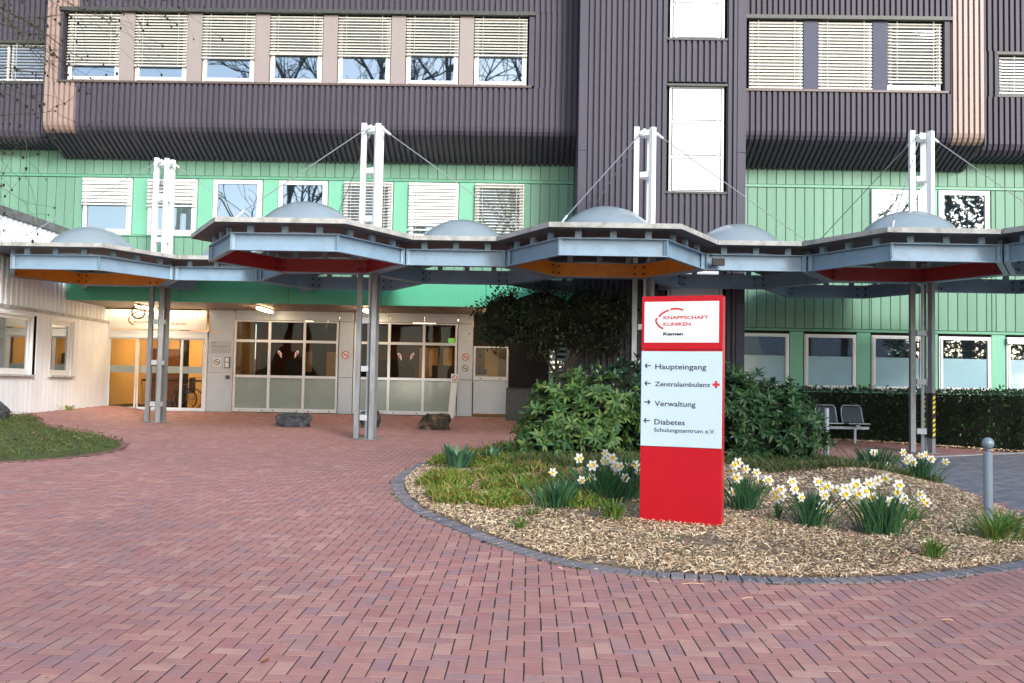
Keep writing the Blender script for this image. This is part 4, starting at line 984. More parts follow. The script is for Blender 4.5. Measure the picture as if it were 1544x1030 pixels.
# signboard over the door, with wash lamp
SBt = thing('door_signboard', 'long white signboard with red arc emblem above the sliding doors', 'sign', (-10.2, EY-.06, 3.02))
mb = MB(); mb.bbox(-11.57, -8.86, EY-.10, EY-.061, 3.02, 3.57, .008); bo = mb.build('board', m_paper, SBt)
def ex(px_): return (px_-799-.0)*25.5/1413.7-.18+.0
mb = MB(); y_ = EY-.102; E0 = lambda zx: -11.62+(zx-100)/(903-100)*2.77; Z0 = lambda zy: 3.57-(zy-148)/(300-148)*.55
text_xz(mb, 'KNAPPSCHAFT', E0(320), E0(585), Z0(219), .068, y_, .008, 1); text_xz(mb, 'KLINIKEN', E0(320), E0(482), Z0(254), .068, y_, .008, 1); text_xz(mb, 'Kamen', E0(622), E0(737), Z0(262), .068, y_, .01, 1)
for arc in ([(317, 267), (295, 258), (278, 243), (272, 225), (283, 211)], [(288, 203), (305, 186), (325, 174), (346, 166)], [(362, 160), (390, 157), (412, 158), (432, 164)]):
    ribbon(mb, [(E0(a), Z0(b)) for a, b in arc], .034, y_)
mb.build('lettering', mat('board_ink', (.26,.05,.02), rough=.6), SBt)
LT = thing('wash_light', 'slim dark tube light running along the top of the door signboard', 'lamp', (-10.2, EY-.3, 3.55))
mb = MB(); mb.box(-11.6, -8.95, EY-.32, EY-.26, 3.545, 3.585); mb.build('housing', m_flash, LT)
mb = MB(); mb.box(-11.5, -8.97, EY-.255, EY-.235, 3.55, 3.58); mb.build('tube', m_lampi, LT)
for i in range(3):
    al = bpy.data.lights.new('wash', 'AREA'); al.energy = 1.6; al.color = (1, .80, .52); al.shape = 'RECTANGLE'; al.size = .85; al.size_y = .03
    ao = bpy.data.objects.new('wash_lamp', al); COL.objects.link(ao); ao.location = (-11.1+i*.9, EY-.245, 3.535); ao.rotation_euler = (R(28), 0, 0)
# soffit battens
bl = ['soffit strip light left of the first column, beside the dark ring', 'soffit strip light above the left foyer window', 'soffit strip light behind the second column', 'soffit strip light at the right end beside the evergreen crown']
for i, (lx, ly) in enumerate(((-10.15, 24.55), (-7.0, 24.55), (-4.25, 24.6), (-1.05, 24.35))):
    T = thing('soffit_light', bl[i], 'lamp', (lx, ly, 3.59), 'strip lights under the entrance soffit')
    mb = MB(); mb.box(lx-.06, lx+.06, ly-.62, ly+.62, 3.56, 3.598); mb.build('housing', m_frame, T)
    mb = MB(); mb.box(lx-.05, lx+.05, ly-.6, ly+.6, 3.50, 3.559); mb.build('tube', m_lamp, T)
    al = bpy.data.lights.new('strip', 'AREA'); al.energy = (13, 5, 5, 7)[i]; al.color = (1, .76, .5); al.shape = 'RECTANGLE'; al.size = .1; al.size_y = 1.2
    ao = bpy.data.objects.new('strip_lamp', al); COL.objects.link(ao); ao.location = (lx, ly, 3.49)
for x_, y_, e_, c_ in ((-10.1, 27.2, 110, (1, .62, .25)), (-6.6, 29.5, 11, (1, .5, .28)), (-3.2, 29.5, 15, (1, .5, .28)), (-1.1, 27.6, 60, (1, .66, .30))):
    al = bpy.data.lights.new('hall', 'AREA'); al.energy = e_; al.color = c_; al.size = 1.2
    ao = bpy.data.objects.new('hall_lamp', al); COL.objects.link(ao); ao.location = (x_, y_, 3.45)
mb = MB(); rc = (-10.0, 23.7, 3.36); mb.tube([(rc[0]+.17*math.cos(a*math.pi/12), rc[1], rc[2]+.17*math.sin(a*math.pi/12)) for a in range(25)], .018, 8); mb.tube([(rc[0], rc[1], rc[2]+.17), (rc[0], rc[1], 3.6)], .008, 6)
o = mb.build('hanging_ring', m_black); origin_to(o, rc); tag(o, 'dark ring hanging from the soffit in front of the leftmost strip light', 'ring')

# signs and small fittings on the wall
def disc_sign(x, z, r_, M1, label, square=None, slash=True, cat='sign'):
    T = thing('no_smoking_sign', label, cat, (x, EY-.035, z)); y = EY-.034
    if square: mb = MB(); mb.box(x-square, x+square, y-.004, y+.003, z-square*1.1, z+square*1.1); mb.build('plate', m_paper, T)
    mb = MB(); seg = 28
    for k_ in range(seg):
        a, b = 2*math.pi*k_/seg, 2*math.pi*(k_+1)/seg
        mb.ngon([(x+r_*math.cos(a), y-.006, z+r_*math.sin(a)), (x+r_*math.cos(b), y-.006, z+r_*math.sin(b)), (x+r_*.78*math.cos(b), y-.006, z+r_*.78*math.sin(b)), (x+r_*.78*math.cos(a), y-.006, z+r_*.78*math.sin(a))])
    ribbon(mb, [(x-r_*.6, z+r_*.6), (x+r_*.6, z-r_*.6)], r_*.2, y-.0065); mb.build('ring_mark', M1, T)
    mb = MB(); ribbon(mb, [(x-r_*.5, z-.02*r_), (x+r_*.5, z-.02*r_)], r_*.22, y-.0055)
    if not square: mb.lathe((x, y, z), [(.001, 0), (.002, 0)], 6)
    mb.build('pictogram', m_black, T)
    if not square:
        mb = MB(); mb.tube([(x, y-.004, z), (x, y+.002, z)], r_*.99, 28); mb.build('plate', m_paper, T)
    return T
disc_sign(-8.56, 2.16, .085, m_black, 'round black no smoking sign on the left pillar beside the intercom', .10)
disc_sign(-5.03, 2.42, .105, m_inkr, 'red ringed no smoking sign on the pillar between the foyer windows')
disc_sign(-1.74, 2.42, .095, m_inkr, 'red ringed prohibition sign on the right pillar, upper of the two')
disc_sign(-1.75, 2.11, .085, m_black, 'round black no smoking sign on the right pillar, lower of the two')
pt = thing('brass_plate', 'square engraved name plate with small arc on the left pillar', 'plaque', (-8.48, EY-.035, 2.58))
mb = MB(); mb.bbox(-8.76, -8.20, EY-.045, EY-.031, 2.42, 2.73, .003); o = mb.build('plate', mat('plate_grey', (.42,.43,.45), rough=.3, metal=.2), pt)
mb = MB(); y_ = EY-.0465; ribbon(mb, [(-8.70, 2.63), (-8.69, 2.67), (-8.65, 2.695), (-8.60, 2.70)], .012, y_)
text_xz(mb, 'Knappschaft Kliniken', -8.68, -8.28, 2.575, .028, y_, .01); text_xz(mb, 'Kamen', -8.56, -8.42, 2.52, .02, y_); text_xz(mb, 'Akademisches Lehrkrankenhaus', -8.70, -8.26, 2.47, .016, y_)
mb.build('lettering', m_black, pt)
ic = thing('intercom', 'small pale intercom box with dark frame on the left pillar', 'intercom', (-8.28, EY-.035, 2.15))
mb = MB(); mb.bbox(-8.345, -8.205, EY-.07, EY-.031, 2.0, 2.30, .008); o = mb.build('housing', m_pierd, ic)
mb = MB(); mb.box(-8.325, -8.225, EY-.075, EY-.071, 2.17, 2.28); mb.box(-8.325, -8.225, EY-.075, EY-.071, 2.02, 2.15); mb.build('cover', m_paper, ic)
mb = MB(); mb.bbox(-8.31, -8.20, EY-.05, EY-.031, 1.70, 1.80, .006); o = mb.build('switch_box', m_pierd); origin_to(o, (-8.25, EY-.03, 1.75)); tag(o, 'small dark switch box low on the left pillar beneath the intercom', 'switch')
# paper bird stickers on the foyer panes
lab = ['left pane sticker of the left foyer window, left wing', 'left foyer window sticker, right wing of the pair', 'right foyer window sticker, left wing of the pair', 'right foyer window sticker, right wing of the pair']
for i, (x, z, sg) in enumerate(((-6.85, 2.40, 1), (-6.38, 2.41, -1), (-3.55, 2.40, 1), (-3.20, 2.41, -1))):
    T = thing('window_sticker', 'white and red leaf shaped sticker, '+lab[i], 'sticker', (x, EY-.01, z), 'leaf shaped stickers on the foyer panes')
    mb = MB(); mb.ngon([(x+sg*u_, EY-.0075, z+v_) for u_, v_ in ((-.055, .10), (0, .10), (.05, .03), (.06, -.11), (.0, -.03), (-.05, .05))][::sg]); mb.build('body', m_paper, T)
    mb = MB(); mb.ngon([(x+sg*u_, EY-.009, z+v_) for u_, v_ in ((-.03, .07), (.0, .075), (.03, .01), (.02, -.04), (-.02, .03))][::sg]); mb.build('red_patch', m_inkr, T)
# blue bowl and papers inside the right hand pane
mb = MB(); mb.lathe((-1.33, 26.0, 1.95), [(.09, 0), (.16, .03), (.17, .16), (.16, .16)], 18); o = mb.build('blue_bowl', mat('bowl_blue', (.02,.06,.25), rough=.4), smooth=True); origin_to(o, (-1.33, 26, 1.95)); tag(o, 'blue bowl on a stack of paper behind the small right pane', 'bowl')
mb = MB(); mb.box(-1.50, -1.10, 25.85, 26.15, 1.83, 1.90); mb.box(-1.49, -1.12, 25.86, 26.14, 1.905, 1.948); o = mb.build('paper_stack', m_paper); origin_to(o, (-1.3, 26, 1.83)); tag(stuff(o), 'stack of white paper under the blue bowl behind the right pane', 'papers'); del o['kind']
mb = MB(); mb.box(-1.54, -.6, 25.72, 26.3, 1.74, 1.828); mb.build('window_counter', m_frame, H)
# wheelchair in the vestibule
T = thing('wheelchair', 'wheelchair with blue seat parked behind the right sliding door glass', 'wheelchair', (-9.75, 26.6, .8))
wx, wy = -9.72, 26.5
def wheel(xc, yc, zc, r_, nm_, M):
    mb = MB(); mb.tube([(xc+r_*math.cos(a*math.pi/14), yc, zc+r_*math.sin(a*math.pi/14)) for a in range(29)], .018, 6)
    wv = mb.build(nm_, M, T); mb = MB()
    for k_ in range(8): mb.tube([(xc, yc, zc), (xc+r_*math.cos(k_*math.pi/4), yc, zc+r_*math.sin(k_*math.pi/4))], .005, 4)
    mb.build('spokes', m_galv, wv)
wheel(wx, wy, 1.11, .30, 'wheel', m_dark); wheel(wx, wy+.5, 1.11, .30, 'wheel', m_dark); wheel(wx-.5, wy+.05, .92, .1, 'front_wheel', m_dark); wheel(wx-.5, wy+.45, .92, .1, 'front_wheel', m_dark)
mb = MB(); mb.box(wx-.40, wx+.05, wy+.04, wy+.46, 1.27, 1.33); mb.build('seat', m_mesh, T)
mb = MB(); mb.box(wx+.05, wx+.09, wy+.04, wy+.46, 1.33, 1.72); mb.build('backrest', m_mesh, T)
mb = MB()
for yy_ in (wy+.03, wy+.47):
    mb.tube([(wx+.24, yy_, 1.74), (wx+.07, yy_, 1.72), (wx+.06, yy_, 1.10)], .013, 6); mb.tube([(wx+.06, yy_, 1.52), (wx-.32, yy_, 1.52), (wx-.36, yy_, 1.3), (wx-.55, yy_, .95)], .013, 6)
stuff(mb.build('tube_frame', m_galv, T))
# leaning no smoking stele
LX, LY = -2.05, 24.9; lz = G(LX, LY)
T = thing('no_smoking_stele', 'narrow white leaning post with no smoking roundel in front of the right foyer window', 'sign', (LX, LY, lz)); T.rotation_euler = (R(-3), R(4), 0)
mb = MB(); mb.bbox(-.085, .085, -.03, .03, 0, .95, .01); lbuild(mb, 'post', m_white, T)
mb = MB(); mb.bbox(-.10, .10, -.038, .03, .955, 1.17, .008); hd = lbuild(mb, 'head', m_white, T)
mb = MB(); mb.box(-.087, .087, -.034, .03, .951, .954); lbuild(mb, 'joint', m_black, T)
mb = MB()
for k_ in range(24):
    a, b = 2*math.pi*k_/24, 2*math.pi*(k_+1)/24
    mb.ngon([(.075*math.cos(a), -.040, 1.06+.075*math.sin(a)), (.075*math.cos(b), -.040, 1.06+.075*math.sin(b)), (.058*math.cos(b), -.040, 1.06+.058*math.sin(b)), (.058*math.cos(a), -.040, 1.06+.058*math.sin(a))])
ribbon(mb, [(-.045, 1.105), (.045, 1.015)], .015, -.041); lbuild(mb, 'ring_mark', m_inkr, T)

# ================================================================== BOLLARDS, BENCH, ROCKS
def bollard(x, y, h_, ball, label, notches=0):
    z = G(x, y); T = thing('bollard', label, 'bollard', (x, y, z), 'grey steel bollards')
    mb = MB(); mb.lathe((x, y, z-.05), [(.047, 0), (.047, h_-.13 if ball else h_), (.041, (h_-.12) if ball else h_+.01)], 24); mb.build('post', m_boll, T, smooth=False)
    if ball:
        mb = MB(); n = 10; mb.lathe((x, y, z+h_-.075), [(.02, -.115), (.022, -.07), (.022, -.06)]+[(.062*math.sin(math.pi*(i+1)/(n+1))+.0005, -.066*math.cos(math.pi*(i+1)/(n+1))) for i in range(n)], 24); mb.build('ball_cap', m_boll, T, smooth=True)
    else:
        mb = MB(); mb.lathe((x, y, z-.004), [(.075, 0), (.075, .012), (.055, .013)], 20); mb.build('foot_plate', m_boll, T)
        mb = MB()
        for i in range(4): mb.tube([(x-.054, y-.02, z+.18+i*.17), (x-.03, y-.046, z+.19+i*.17), (x+.01, y-.055, z+.21+i*.17), (x+.045, y-.03, z+.20+i*.17)], .007, 5)
        stuff(mb.build('strap', m_black, T))
bollard(4.91, 10.14, .94, True, 'light grey bollard with a ball top at the right edge of the flower bed')
bollard(5.66, 17.95, .93, False, 'grey bollard wrapped with dark straps, half behind the right shrub')
BX, BYY = 7.28, 21.15; bz = G(BX, BYY)
T = thing('metal_bench', 'row of dark mesh seats with grey tube frames in front of the clipped hedge', 'bench', (BX-.4, BYY, bz))
for i in range(4):
    x = BX-i*.58
    mb = MB(); mb.tube([(x-.215, BYY+.10, bz+.44), (x-.23, BYY+.16, bz+.60), (x-.22, BYY+.20, bz+.78), (x-.18, BYY+.21, bz+.835), (x+.18, BYY+.21, bz+.835), (x+.22, BYY+.20, bz+.78), (x+.235, BYY+.16, bz+.60), (x+.245, BYY+.10, bz+.44), (x+.24, BYY-.30, bz+.44), (x-.21, BYY-.30, bz+.44), (x-.215, BYY+.10, bz+.44)], .014, 8)
    fo = mb.build('seat_frame', m_bench, T)
    mb = MB(); mb.prism([(x-.20, BYY-.29), (x+.235, BYY-.29), (x+.235, BYY+.10), (x-.20, BYY+.10)], bz+.43, bz+.438)
    mb.add([(x-.21, BYY+.11, bz+.46), (x+.235, BYY+.11, bz+.46), (x+.215, BYY+.205, bz+.80), (x-.205, BYY+.205, bz+.80), (x-.21, BYY+.118, bz+.46), (x+.235, BYY+.118, bz+.46), (x+.215, BYY+.213, bz+.80), (x-.205, BYY+.213, bz+.80)], [(0,1,2,3), (4,7,6,5), (0,4,5,1), (3,2,6,7)]); mb.build('mesh_shell', m_mesh, fo)
mb = MB(); mb.box(BX-2.0, BX+.30, BYY-.10, BYY-.02, bz+.31, bz+.37); mb.build('crossbar', m_bench, T)
for x in (BX, BX-1.75):
    mb = MB(); mb.box(x-.025, x+.025, BYY-.085, BYY-.035, bz, bz+.31); mb.box(x-.04, x+.04, BYY-.28, BYY+.16, bz+.372, bz+.405); mb.build('leg', m_bench, T)
import mathutils
def rock(x, y, sx, sy, sz, M, label, seed, boxy=.45):
    z = G(x, y); rr_ = random.Random(seed); import bmesh
    bm = bmesh.new(); bmesh.ops.create_icosphere(bm, subdivisions=4, radius=1)
    off = Vector((seed*7.1, seed*3.3, seed))
    for v in bm.verts:
        p = v.co.copy(); mx = max(abs(p.x), abs(p.y), abs(p.z)); cube = p/mx
        p = p.lerp(cube, boxy); n_ = mathutils.noise.noise(p*1.1+off)*.30+mathutils.noise.noise(p*2.7+off)*.12+mathutils.noise.noise(p*7+off)*.035
        c_ = mathutils.noise.cell(p*1.7+off)*.10
        p *= 1+n_-c_*.5; v.co = Vector((p.x*sx, p.y*sy, max(-.2, (p.z+.85))*sz))
    me = bpy.data.meshes.new('boulder'); bm.to_mesh(me); bm.free(); me.materials.append(M)
    o = link('boulder', me); o.location = (x, y, z-.03); tag(o, label, 'rock', 'boulders on the forecourt'); return o
rock(-5.52, 22.0, .37, .26, .185, m_rock, 'dark grey block boulder in front of the left foyer window', 1, .6)
rock(-2.20, 22.2, .36, .27, .21, m_rockb, 'brown and black boulder in front of the leaning white post', 4, .45)
rock(-3.75, 22.3, .22, .22, .24, m_rock, 'dark boulder mostly hidden behind the second column', 9, .4)
rock(-11.25, 19.4, .42, .3, .22, m_rock, 'dark boulder on the lawn at the left edge under the annex window', 13, .3)

# ================================================================== PLANTS
def leaf_geo(Ln, W, fold=.25, droop=.2, n=4):
    """one pointed oval leaf along +x, folded along its midrib: verts (2n+... ) and faces"""
    V = []; F = []
    prof_ = [0.0, .78, 1.0, .72, .0] if n == 4 else [0, 1, 0]
    m_ = len(prof_)
    for i in range(m_):
        t = i/(m_-1); x = Ln*t; z = -droop*Ln*t*t; w_ = W/2*prof_[i]
        V += [(x, -w_, z+abs(w_)*fold), (x, 0, z), (x, w_, z+abs(w_)*fold)]
    for i in range(m_-1):
        for k_ in range(2): a = i*3+k_; F.append((a, a+3, a+4, a+1))
    return np.array(V), np.array(F)
def place(Vl, pos, dirs, ups, scl=None):
    """instance one small mesh: local x along dirs, z towards ups"""
    d = dirs/np.linalg.norm(dirs, axis=1)[:, None]; s_ = np.cross(ups, d); s_ /= (np.linalg.norm(s_, axis=1)[:, None]+1e-9); u = np.cross(d, s_)
    v = Vl[None]*(scl[:, None, None] if scl is not None else 1)
    return pos[:, None]+v[:, :, 0:1]*d[:, None]+v[:, :, 1:2]*s_[:, None]+v[:, :, 2:3]*u[:, None]
def single_parts(parent, name, Vl, Fl, M, pos, dirs, ups, scl):
    mb = MB(); mb.add([tuple(v) for v in Vl], [tuple(f) for f in Fl]); me = mb.mesh(name, M)
    b0 = WL[parent.name]
    d = dirs/np.linalg.norm(dirs, axis=1)[:, None]; s_ = np.cross(ups, d); s_ /= np.linalg.norm(s_, axis=1)[:, None]; u = np.cross(d, s_)
    for i in range(len(pos)):
        o = bpy.data.objects.new(name, me); COL.objects.link(o); o.parent = parent
        m_ = Matrix(((d[i, 0], s_[i, 0], u[i, 0]), (d[i, 1], s_[i, 1], u[i, 1]), (d[i, 2], s_[i, 2], u[i, 2]))).to_4x4()
        m_ = Matrix.Translation(Vector(pos[i])-Vector(b0)) @ m_ @ Matrix.Scale(float(scl[i]), 4)
        o.matrix_local = m_
def lobes_surface(lobes, n):
    """points and normals on the outside of a union of ellipsoids (cx,cy,cz,rx,ry,rz)"""
    P = []; Nn = []
    wts = np.array([l[3]*l[5]+l[4]*l[5]+l[3]*l[4] for l in lobes]); cnt = rng.multinomial(n*2, wts/wts.sum())
    for l, c in zip(lobes, cnt):
        v = rng.normal(size=(c, 3)); v /= np.linalg.norm(v, axis=1)[:, None]
        C = np.array(l[:3]); Rr = np.array(l[3:]); p = C+v*Rr; nn = v/Rr; nn /= np.linalg.norm(nn, axis=1)[:, None]
        keep = np.ones(c, bool)
        for l2 in lobes:
            if l2 is l: continue
            keep &= (((p-np.array(l2[:3]))/np.array(l2[3:]))**2).sum(1) > .85
        P.append(p[keep]); Nn.append(nn[keep])
    return np.concatenate(P), np.concatenate(Nn)
def inner_mass(lobes, parent, k_=.80, name='foliage_shade'):
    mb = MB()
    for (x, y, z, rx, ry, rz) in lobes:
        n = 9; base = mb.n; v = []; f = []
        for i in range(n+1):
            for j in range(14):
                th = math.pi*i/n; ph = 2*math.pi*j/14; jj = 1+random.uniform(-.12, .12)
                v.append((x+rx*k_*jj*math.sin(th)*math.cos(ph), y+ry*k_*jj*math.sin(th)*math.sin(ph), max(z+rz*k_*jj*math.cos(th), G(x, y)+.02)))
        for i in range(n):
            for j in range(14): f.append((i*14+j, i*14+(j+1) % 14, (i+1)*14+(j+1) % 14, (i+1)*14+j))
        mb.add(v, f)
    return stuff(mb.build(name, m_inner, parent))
def rosettes(T, lobes, n, leaves, Ln, W, M, name='foliage', droop=.35, spread=.9, parts=0, tips=True, up_bias=.5, jitter=.1):
    P, Nn = lobes_surface(lobes, n); k = (P[:, 2] > np.array([G(a, b) for a, b in P[:, :2]])+.05) & (Nn[:, 2] > -.75) & ((P[:, 1] < lobes[0][1]+9)); P, Nn = P[k], Nn[k]
    # leave out what faces away from everything: keep rear ones sparser
    k = (Nn[:, 1] < .35) | (rng.random(len(P)) < .35); P, Nn = P[k], Nn[k]
    P = P+Nn*rng.normal(-.03, jitter, len(P))[:, None]
    ax = Nn+np.array([0, 0, up_bias])+rng.normal(0, .25, Nn.shape); ax /= np.linalg.norm(ax, axis=1)[:, None]
    m_ = len(P); t1 = np.cross(ax, np.array([.3, .2, 1.0])); t1 /= np.linalg.norm(t1, axis=1)[:, None]; t2 = np.cross(ax, t1)
    pos = []; dr = []; ups = []; sc = []
    ph0 = rng.uniform(0, 2*np.pi, m_)
    for j in range(leaves):
        ph = ph0+j*2*np.pi/leaves+rng.normal(0, .15, m_); el = rng.normal(spread, .22, m_)
        rad = np.cos(ph)[:, None]*t1+np.sin(ph)[:, None]*t2
        d_ = rad*np.sin(el)[:, None]+ax*np.cos(el)[:, None]; d_[:, 2] -= rng.uniform(.0, .45, m_)
        pos.append(P+rad*.012); dr.append(d_); ups.append(ax+.001); sc.append(rng.uniform(.65, 1.15, m_))
    pos = np.concatenate(pos); dr = np.concatenate(dr); ups = np.concatenate(ups); sc = np.concatenate(sc)
    Vl, Fl = leaf_geo(Ln, W, .3, droop)
    if parts:
        key = pos[:, 1]+rng.random(len(pos))*.35; o_ = np.argsort(key); a = o_[:parts]; b = o_[parts:]
        single_parts(T, 'leaf', Vl, Fl, M[1], pos[a], dr[a], ups[a], sc[a])
        V = place(Vl, pos[b], dr[b], ups[b], sc[b])
    else: V = place(Vl, pos, dr, ups, sc)
    return stuff(link(name, bulk_mesh(name, V, Fl, M[0], True), None) if T is None else _fol(T, name, V, Fl, M[0]))
def _fol(T, name, V, Fl, M):
    V = V-np.array(WL[T.name])[None, None]; return link(name, bulk_mesh(name, V, Fl, M, True), T)
def leaf_single(M, nm):
    N = M.copy(); N.name = nm
    nt = N.node_tree; cr = [n for n in nt.nodes if n.type == 'VALTORGB'][0]; oi = nt.nodes.new('ShaderNodeObjectInfo')
    for l in list(cr.inputs[0].links): nt.links.remove(l)
    nt.links.new(oi.outputs['Random'], cr.inputs[0]); return N
m_rhodo_s = leaf_single(m_rhodo, 'rhododendron_leaf_single'); m_rhodo2_s = leaf_single(m_rhodo2, 'rhododendron_leaf_dark_single'); m_laurel_s = leaf_single(m_laurel, 'laurel_leaf_single')
LA = [(.75, 15.1, .95, .80, .75, .62), (.25, 14.9, .75, .42, .5, .42), (1.15, 15.0, 1.28, .55, .6, .50), (.55, 15.2, 1.45, .45, .5, .38)]
T = thing('rhododendron_shrub', 'olive green rhododendron with drooping leaf whorls left of the red totem', 'shrub', (.75, 15.1, .4), 'shrubs in the bed')
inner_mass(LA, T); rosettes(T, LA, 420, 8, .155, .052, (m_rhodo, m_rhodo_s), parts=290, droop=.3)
mb = MB(); [mb.tube([(.75+random.uniform(-.1, .1), 15.1, .4), (.75+random.uniform(-.5, .5), 15+random.uniform(-.3, .3), 1.1)], .018, 6) for _ in range(6)]; mb.build('stem', m_bark, T)
LB = [(1.85, 15.9, 1.05, .85, .7, .80), (1.6, 15.7, 1.65, .48, .45, .42), (2.2, 15.8, 1.55, .5, .45, .45)]
T = thing('laurel_shrub', 'dark glossy laurel directly behind the left edge of the red totem', 'shrub', (1.9, 15.9, .4), 'shrubs in the bed')
inner_mass(LB, T); rosettes(T, LB, 520, 7, .115, .042, (m_laurel, m_laurel_s), parts=290, spread=.75, droop=.2, up_bias=.8)
LC = [(3.85, 15.5, 1.0, .78, .7, .72), (3.3, 15.4, 1.35, .6, .55, .55), (4.25, 15.3, 1.0, .42, .5, .48), (3.0, 15.8, 1.0, .6, .6, .7)]
T = thing('rhododendron_shrub', 'broad dark green rhododendron right of the red totem before the bench', 'shrub', (3.8, 15.5, .4), 'shrubs in the bed')
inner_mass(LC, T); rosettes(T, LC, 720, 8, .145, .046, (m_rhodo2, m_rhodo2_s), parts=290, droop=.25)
mb = MB(); mb.tube([(4.35, 14.9, .42), (4.5, 14.8, .8), (4.62, 14.75, 1.15)], .012, 6); mb.tube([(4.0, 14.9, .42), (4.2, 14.8, .75), (4.5, 14.8, 1.0)], .01, 6); mb.build('bare_stem', m_twig, T)

# clipped hedge
HP = [(5.0, 22.0), (6.9, 21.95), (8.1, 21.5), (9.2, 20.6), (10.3, 19.75), (12.2, 18.9), (13.5, 18.6), (14.2, 22.9), (5.0, 22.9)]
T = thing('clipped_hedge', 'long dark clipped hedge behind the bench and under the right hand windows', 'hedge', (9, 21.6, .5))
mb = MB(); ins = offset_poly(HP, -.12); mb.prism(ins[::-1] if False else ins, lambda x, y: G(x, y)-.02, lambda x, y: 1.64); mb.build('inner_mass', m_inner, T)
ps, ds, us = [], [], []
for i in range(len(HP)-2):
    a = Vector(HP[i]); b = Vector(HP[i+1]); t = (b-a); L_ = t.length; t.normalize(); nn = Vector((t.y, -t.x))
    if nn.y > .3: nn = -nn
    n = int(L_*1.25*260); s_ = rng.uniform(0, L_, n); z = rng.uniform(.05, 1.0, n)**.9
    wob = .05*np.sin(s_*3.1)+.04*np.sin(s_*7.3+1)
    X = a.x+t.x*s_+nn.x*(wob+rng.normal(-.02, .04, n)); Y = a.y+t.y*s_+nn.y*(wob+rng.normal(-.02, .04, n)); Zg = Gv(X, Y)
    Z = Zg+z*(1.70-Zg); ps.append(np.stack([X, Y, Z], 1)); ds.append(np.stack([nn.x+rng.normal(0, .7, n), nn.y+rng.normal(0, .7, n), rng.normal(.1, .6, n)], 1)); us.append(np.tile([0, -.3, 1.0], (n, 1)))
n = 9000; X = rng.uniform(5, 14, n); Y = rng.uniform(18.6, 22.95, n); k = inside(HP, X, Y); X, Y = X[k], Y[k]; n = len(X)
ps.append(np.stack([X, Y, 1.68+rng.normal(0, .035, n)+.02*np.sin(X*5)], 1)); ds.append(np.stack([rng.normal(0, .8, n), rng.normal(-.2, .8, n), rng.uniform(.1, 1.2, n)], 1)); us.append(np.tile([0, -.3, 1.0], (n, 1)))
ps = np.concatenate(ps); ds = np.concatenate(ds); us = np.concatenate(us)+rng.normal(0, .3, (len(ps), 3)); Vl, Fl = leaf_geo(.10, .038, .3, .2)
V = place(Vl, ps, ds, us, rng.uniform(.6, 1.2, len(ps))); stuff(_fol(T, 'foliage', V, Fl, m_hedge))
chips('hedge_leaf_litter', 1500, lambda n: (lambda x: (x, np.interp(x, [5, 6.9, 8.1, 9.2, 10.3, 12.2], [22, 21.95, 21.5, 20.6, 19.75, 18.9])-np.abs(rng.normal(0, .14, n))))(rng.uniform(5, 12, n)), m_chip, .03, .08, .02, .04, lambda x, y: Gv(x, y)+.01, lift=.03)

# evergreen tree before the tower
T = thing('evergreen_tree', 'small dark evergreen tree with several thin stems in front of the brown tower', 'tree', (.72, 20.5, .5))
mb = MB()
for pts, r_ in (([(.72, 20.5, .5), (.70, 20.5, 1.4), (.78, 20.5, 2.0), (1.05, 20.45, 2.75)], (.07, .055, .045, .02)), ([(.66, 20.52, .5), (.62, 20.5, 1.5), (.58, 20.5, 2.3), (.70, 20.5, 2.9)], (.05, .04, .03, .015)),
                ([(.74, 20.5, 1.5), (.95, 20.4, 2.2), (1.5, 20.3, 2.8)], (.04, .03, .012)), ([(.60, 20.5, 1.9), (.2, 20.5, 2.5), (-.4, 20.5, 3.0)], (.03, .022, .01))):
    mb.tube(pts, r_, 8)
mb.build('trunk', m_bark, T, smooth=True)
LT_ = [(.3, 20.5, 3.25, 1.15, .75, .62), (-.55, 20.5, 3.15, .65, .5, .62), (-.75, 20.4, 2.72, .42, .38, .25), (1.35, 20.35, 3.35, .85, .6, .55), (1.85, 20.3, 3.2, .45, .45, .55), (.2, 20.5, 2.75, .55, .5, .45), (1.15, 20.4, 2.75, .55, .45, .45), (1.75, 20.3, 2.55, .3, .3, .3)]
P, Nn = lobes_surface(LT_, 7800); P = P+Nn*rng.normal(-.12, .13, len(P))[:, None]; dr = Nn+rng.normal(0, .7, Nn.shape); dr[:, 2] -= .1
k = (np.sin(P[:, 0]*7+P[:, 2]*5)+np.sin(P[:, 2]*11-P[:, 0]*6+2)+rng.normal(0, .8, len(P))) > -.9; P, Nn, dr = P[k], Nn[k], dr[k]; k = P[:, 2] < 3.84; P, Nn, dr = P[k], Nn[k], dr[k]
Vl, Fl = leaf_geo(.075, .032, .3, .2); V = place(Vl, P, dr, Nn+rng.normal(0, .4, Nn.shape), rng.uniform(.7, 1.3, len(P))); stuff(_fol(T, 'crown', V, Fl, m_holly))
inner_mass([(a, b, c, d_*.86, e*.86, f*.86) for a, b, c, d_, e, f in LT_], T, .8, 'crown_shade')

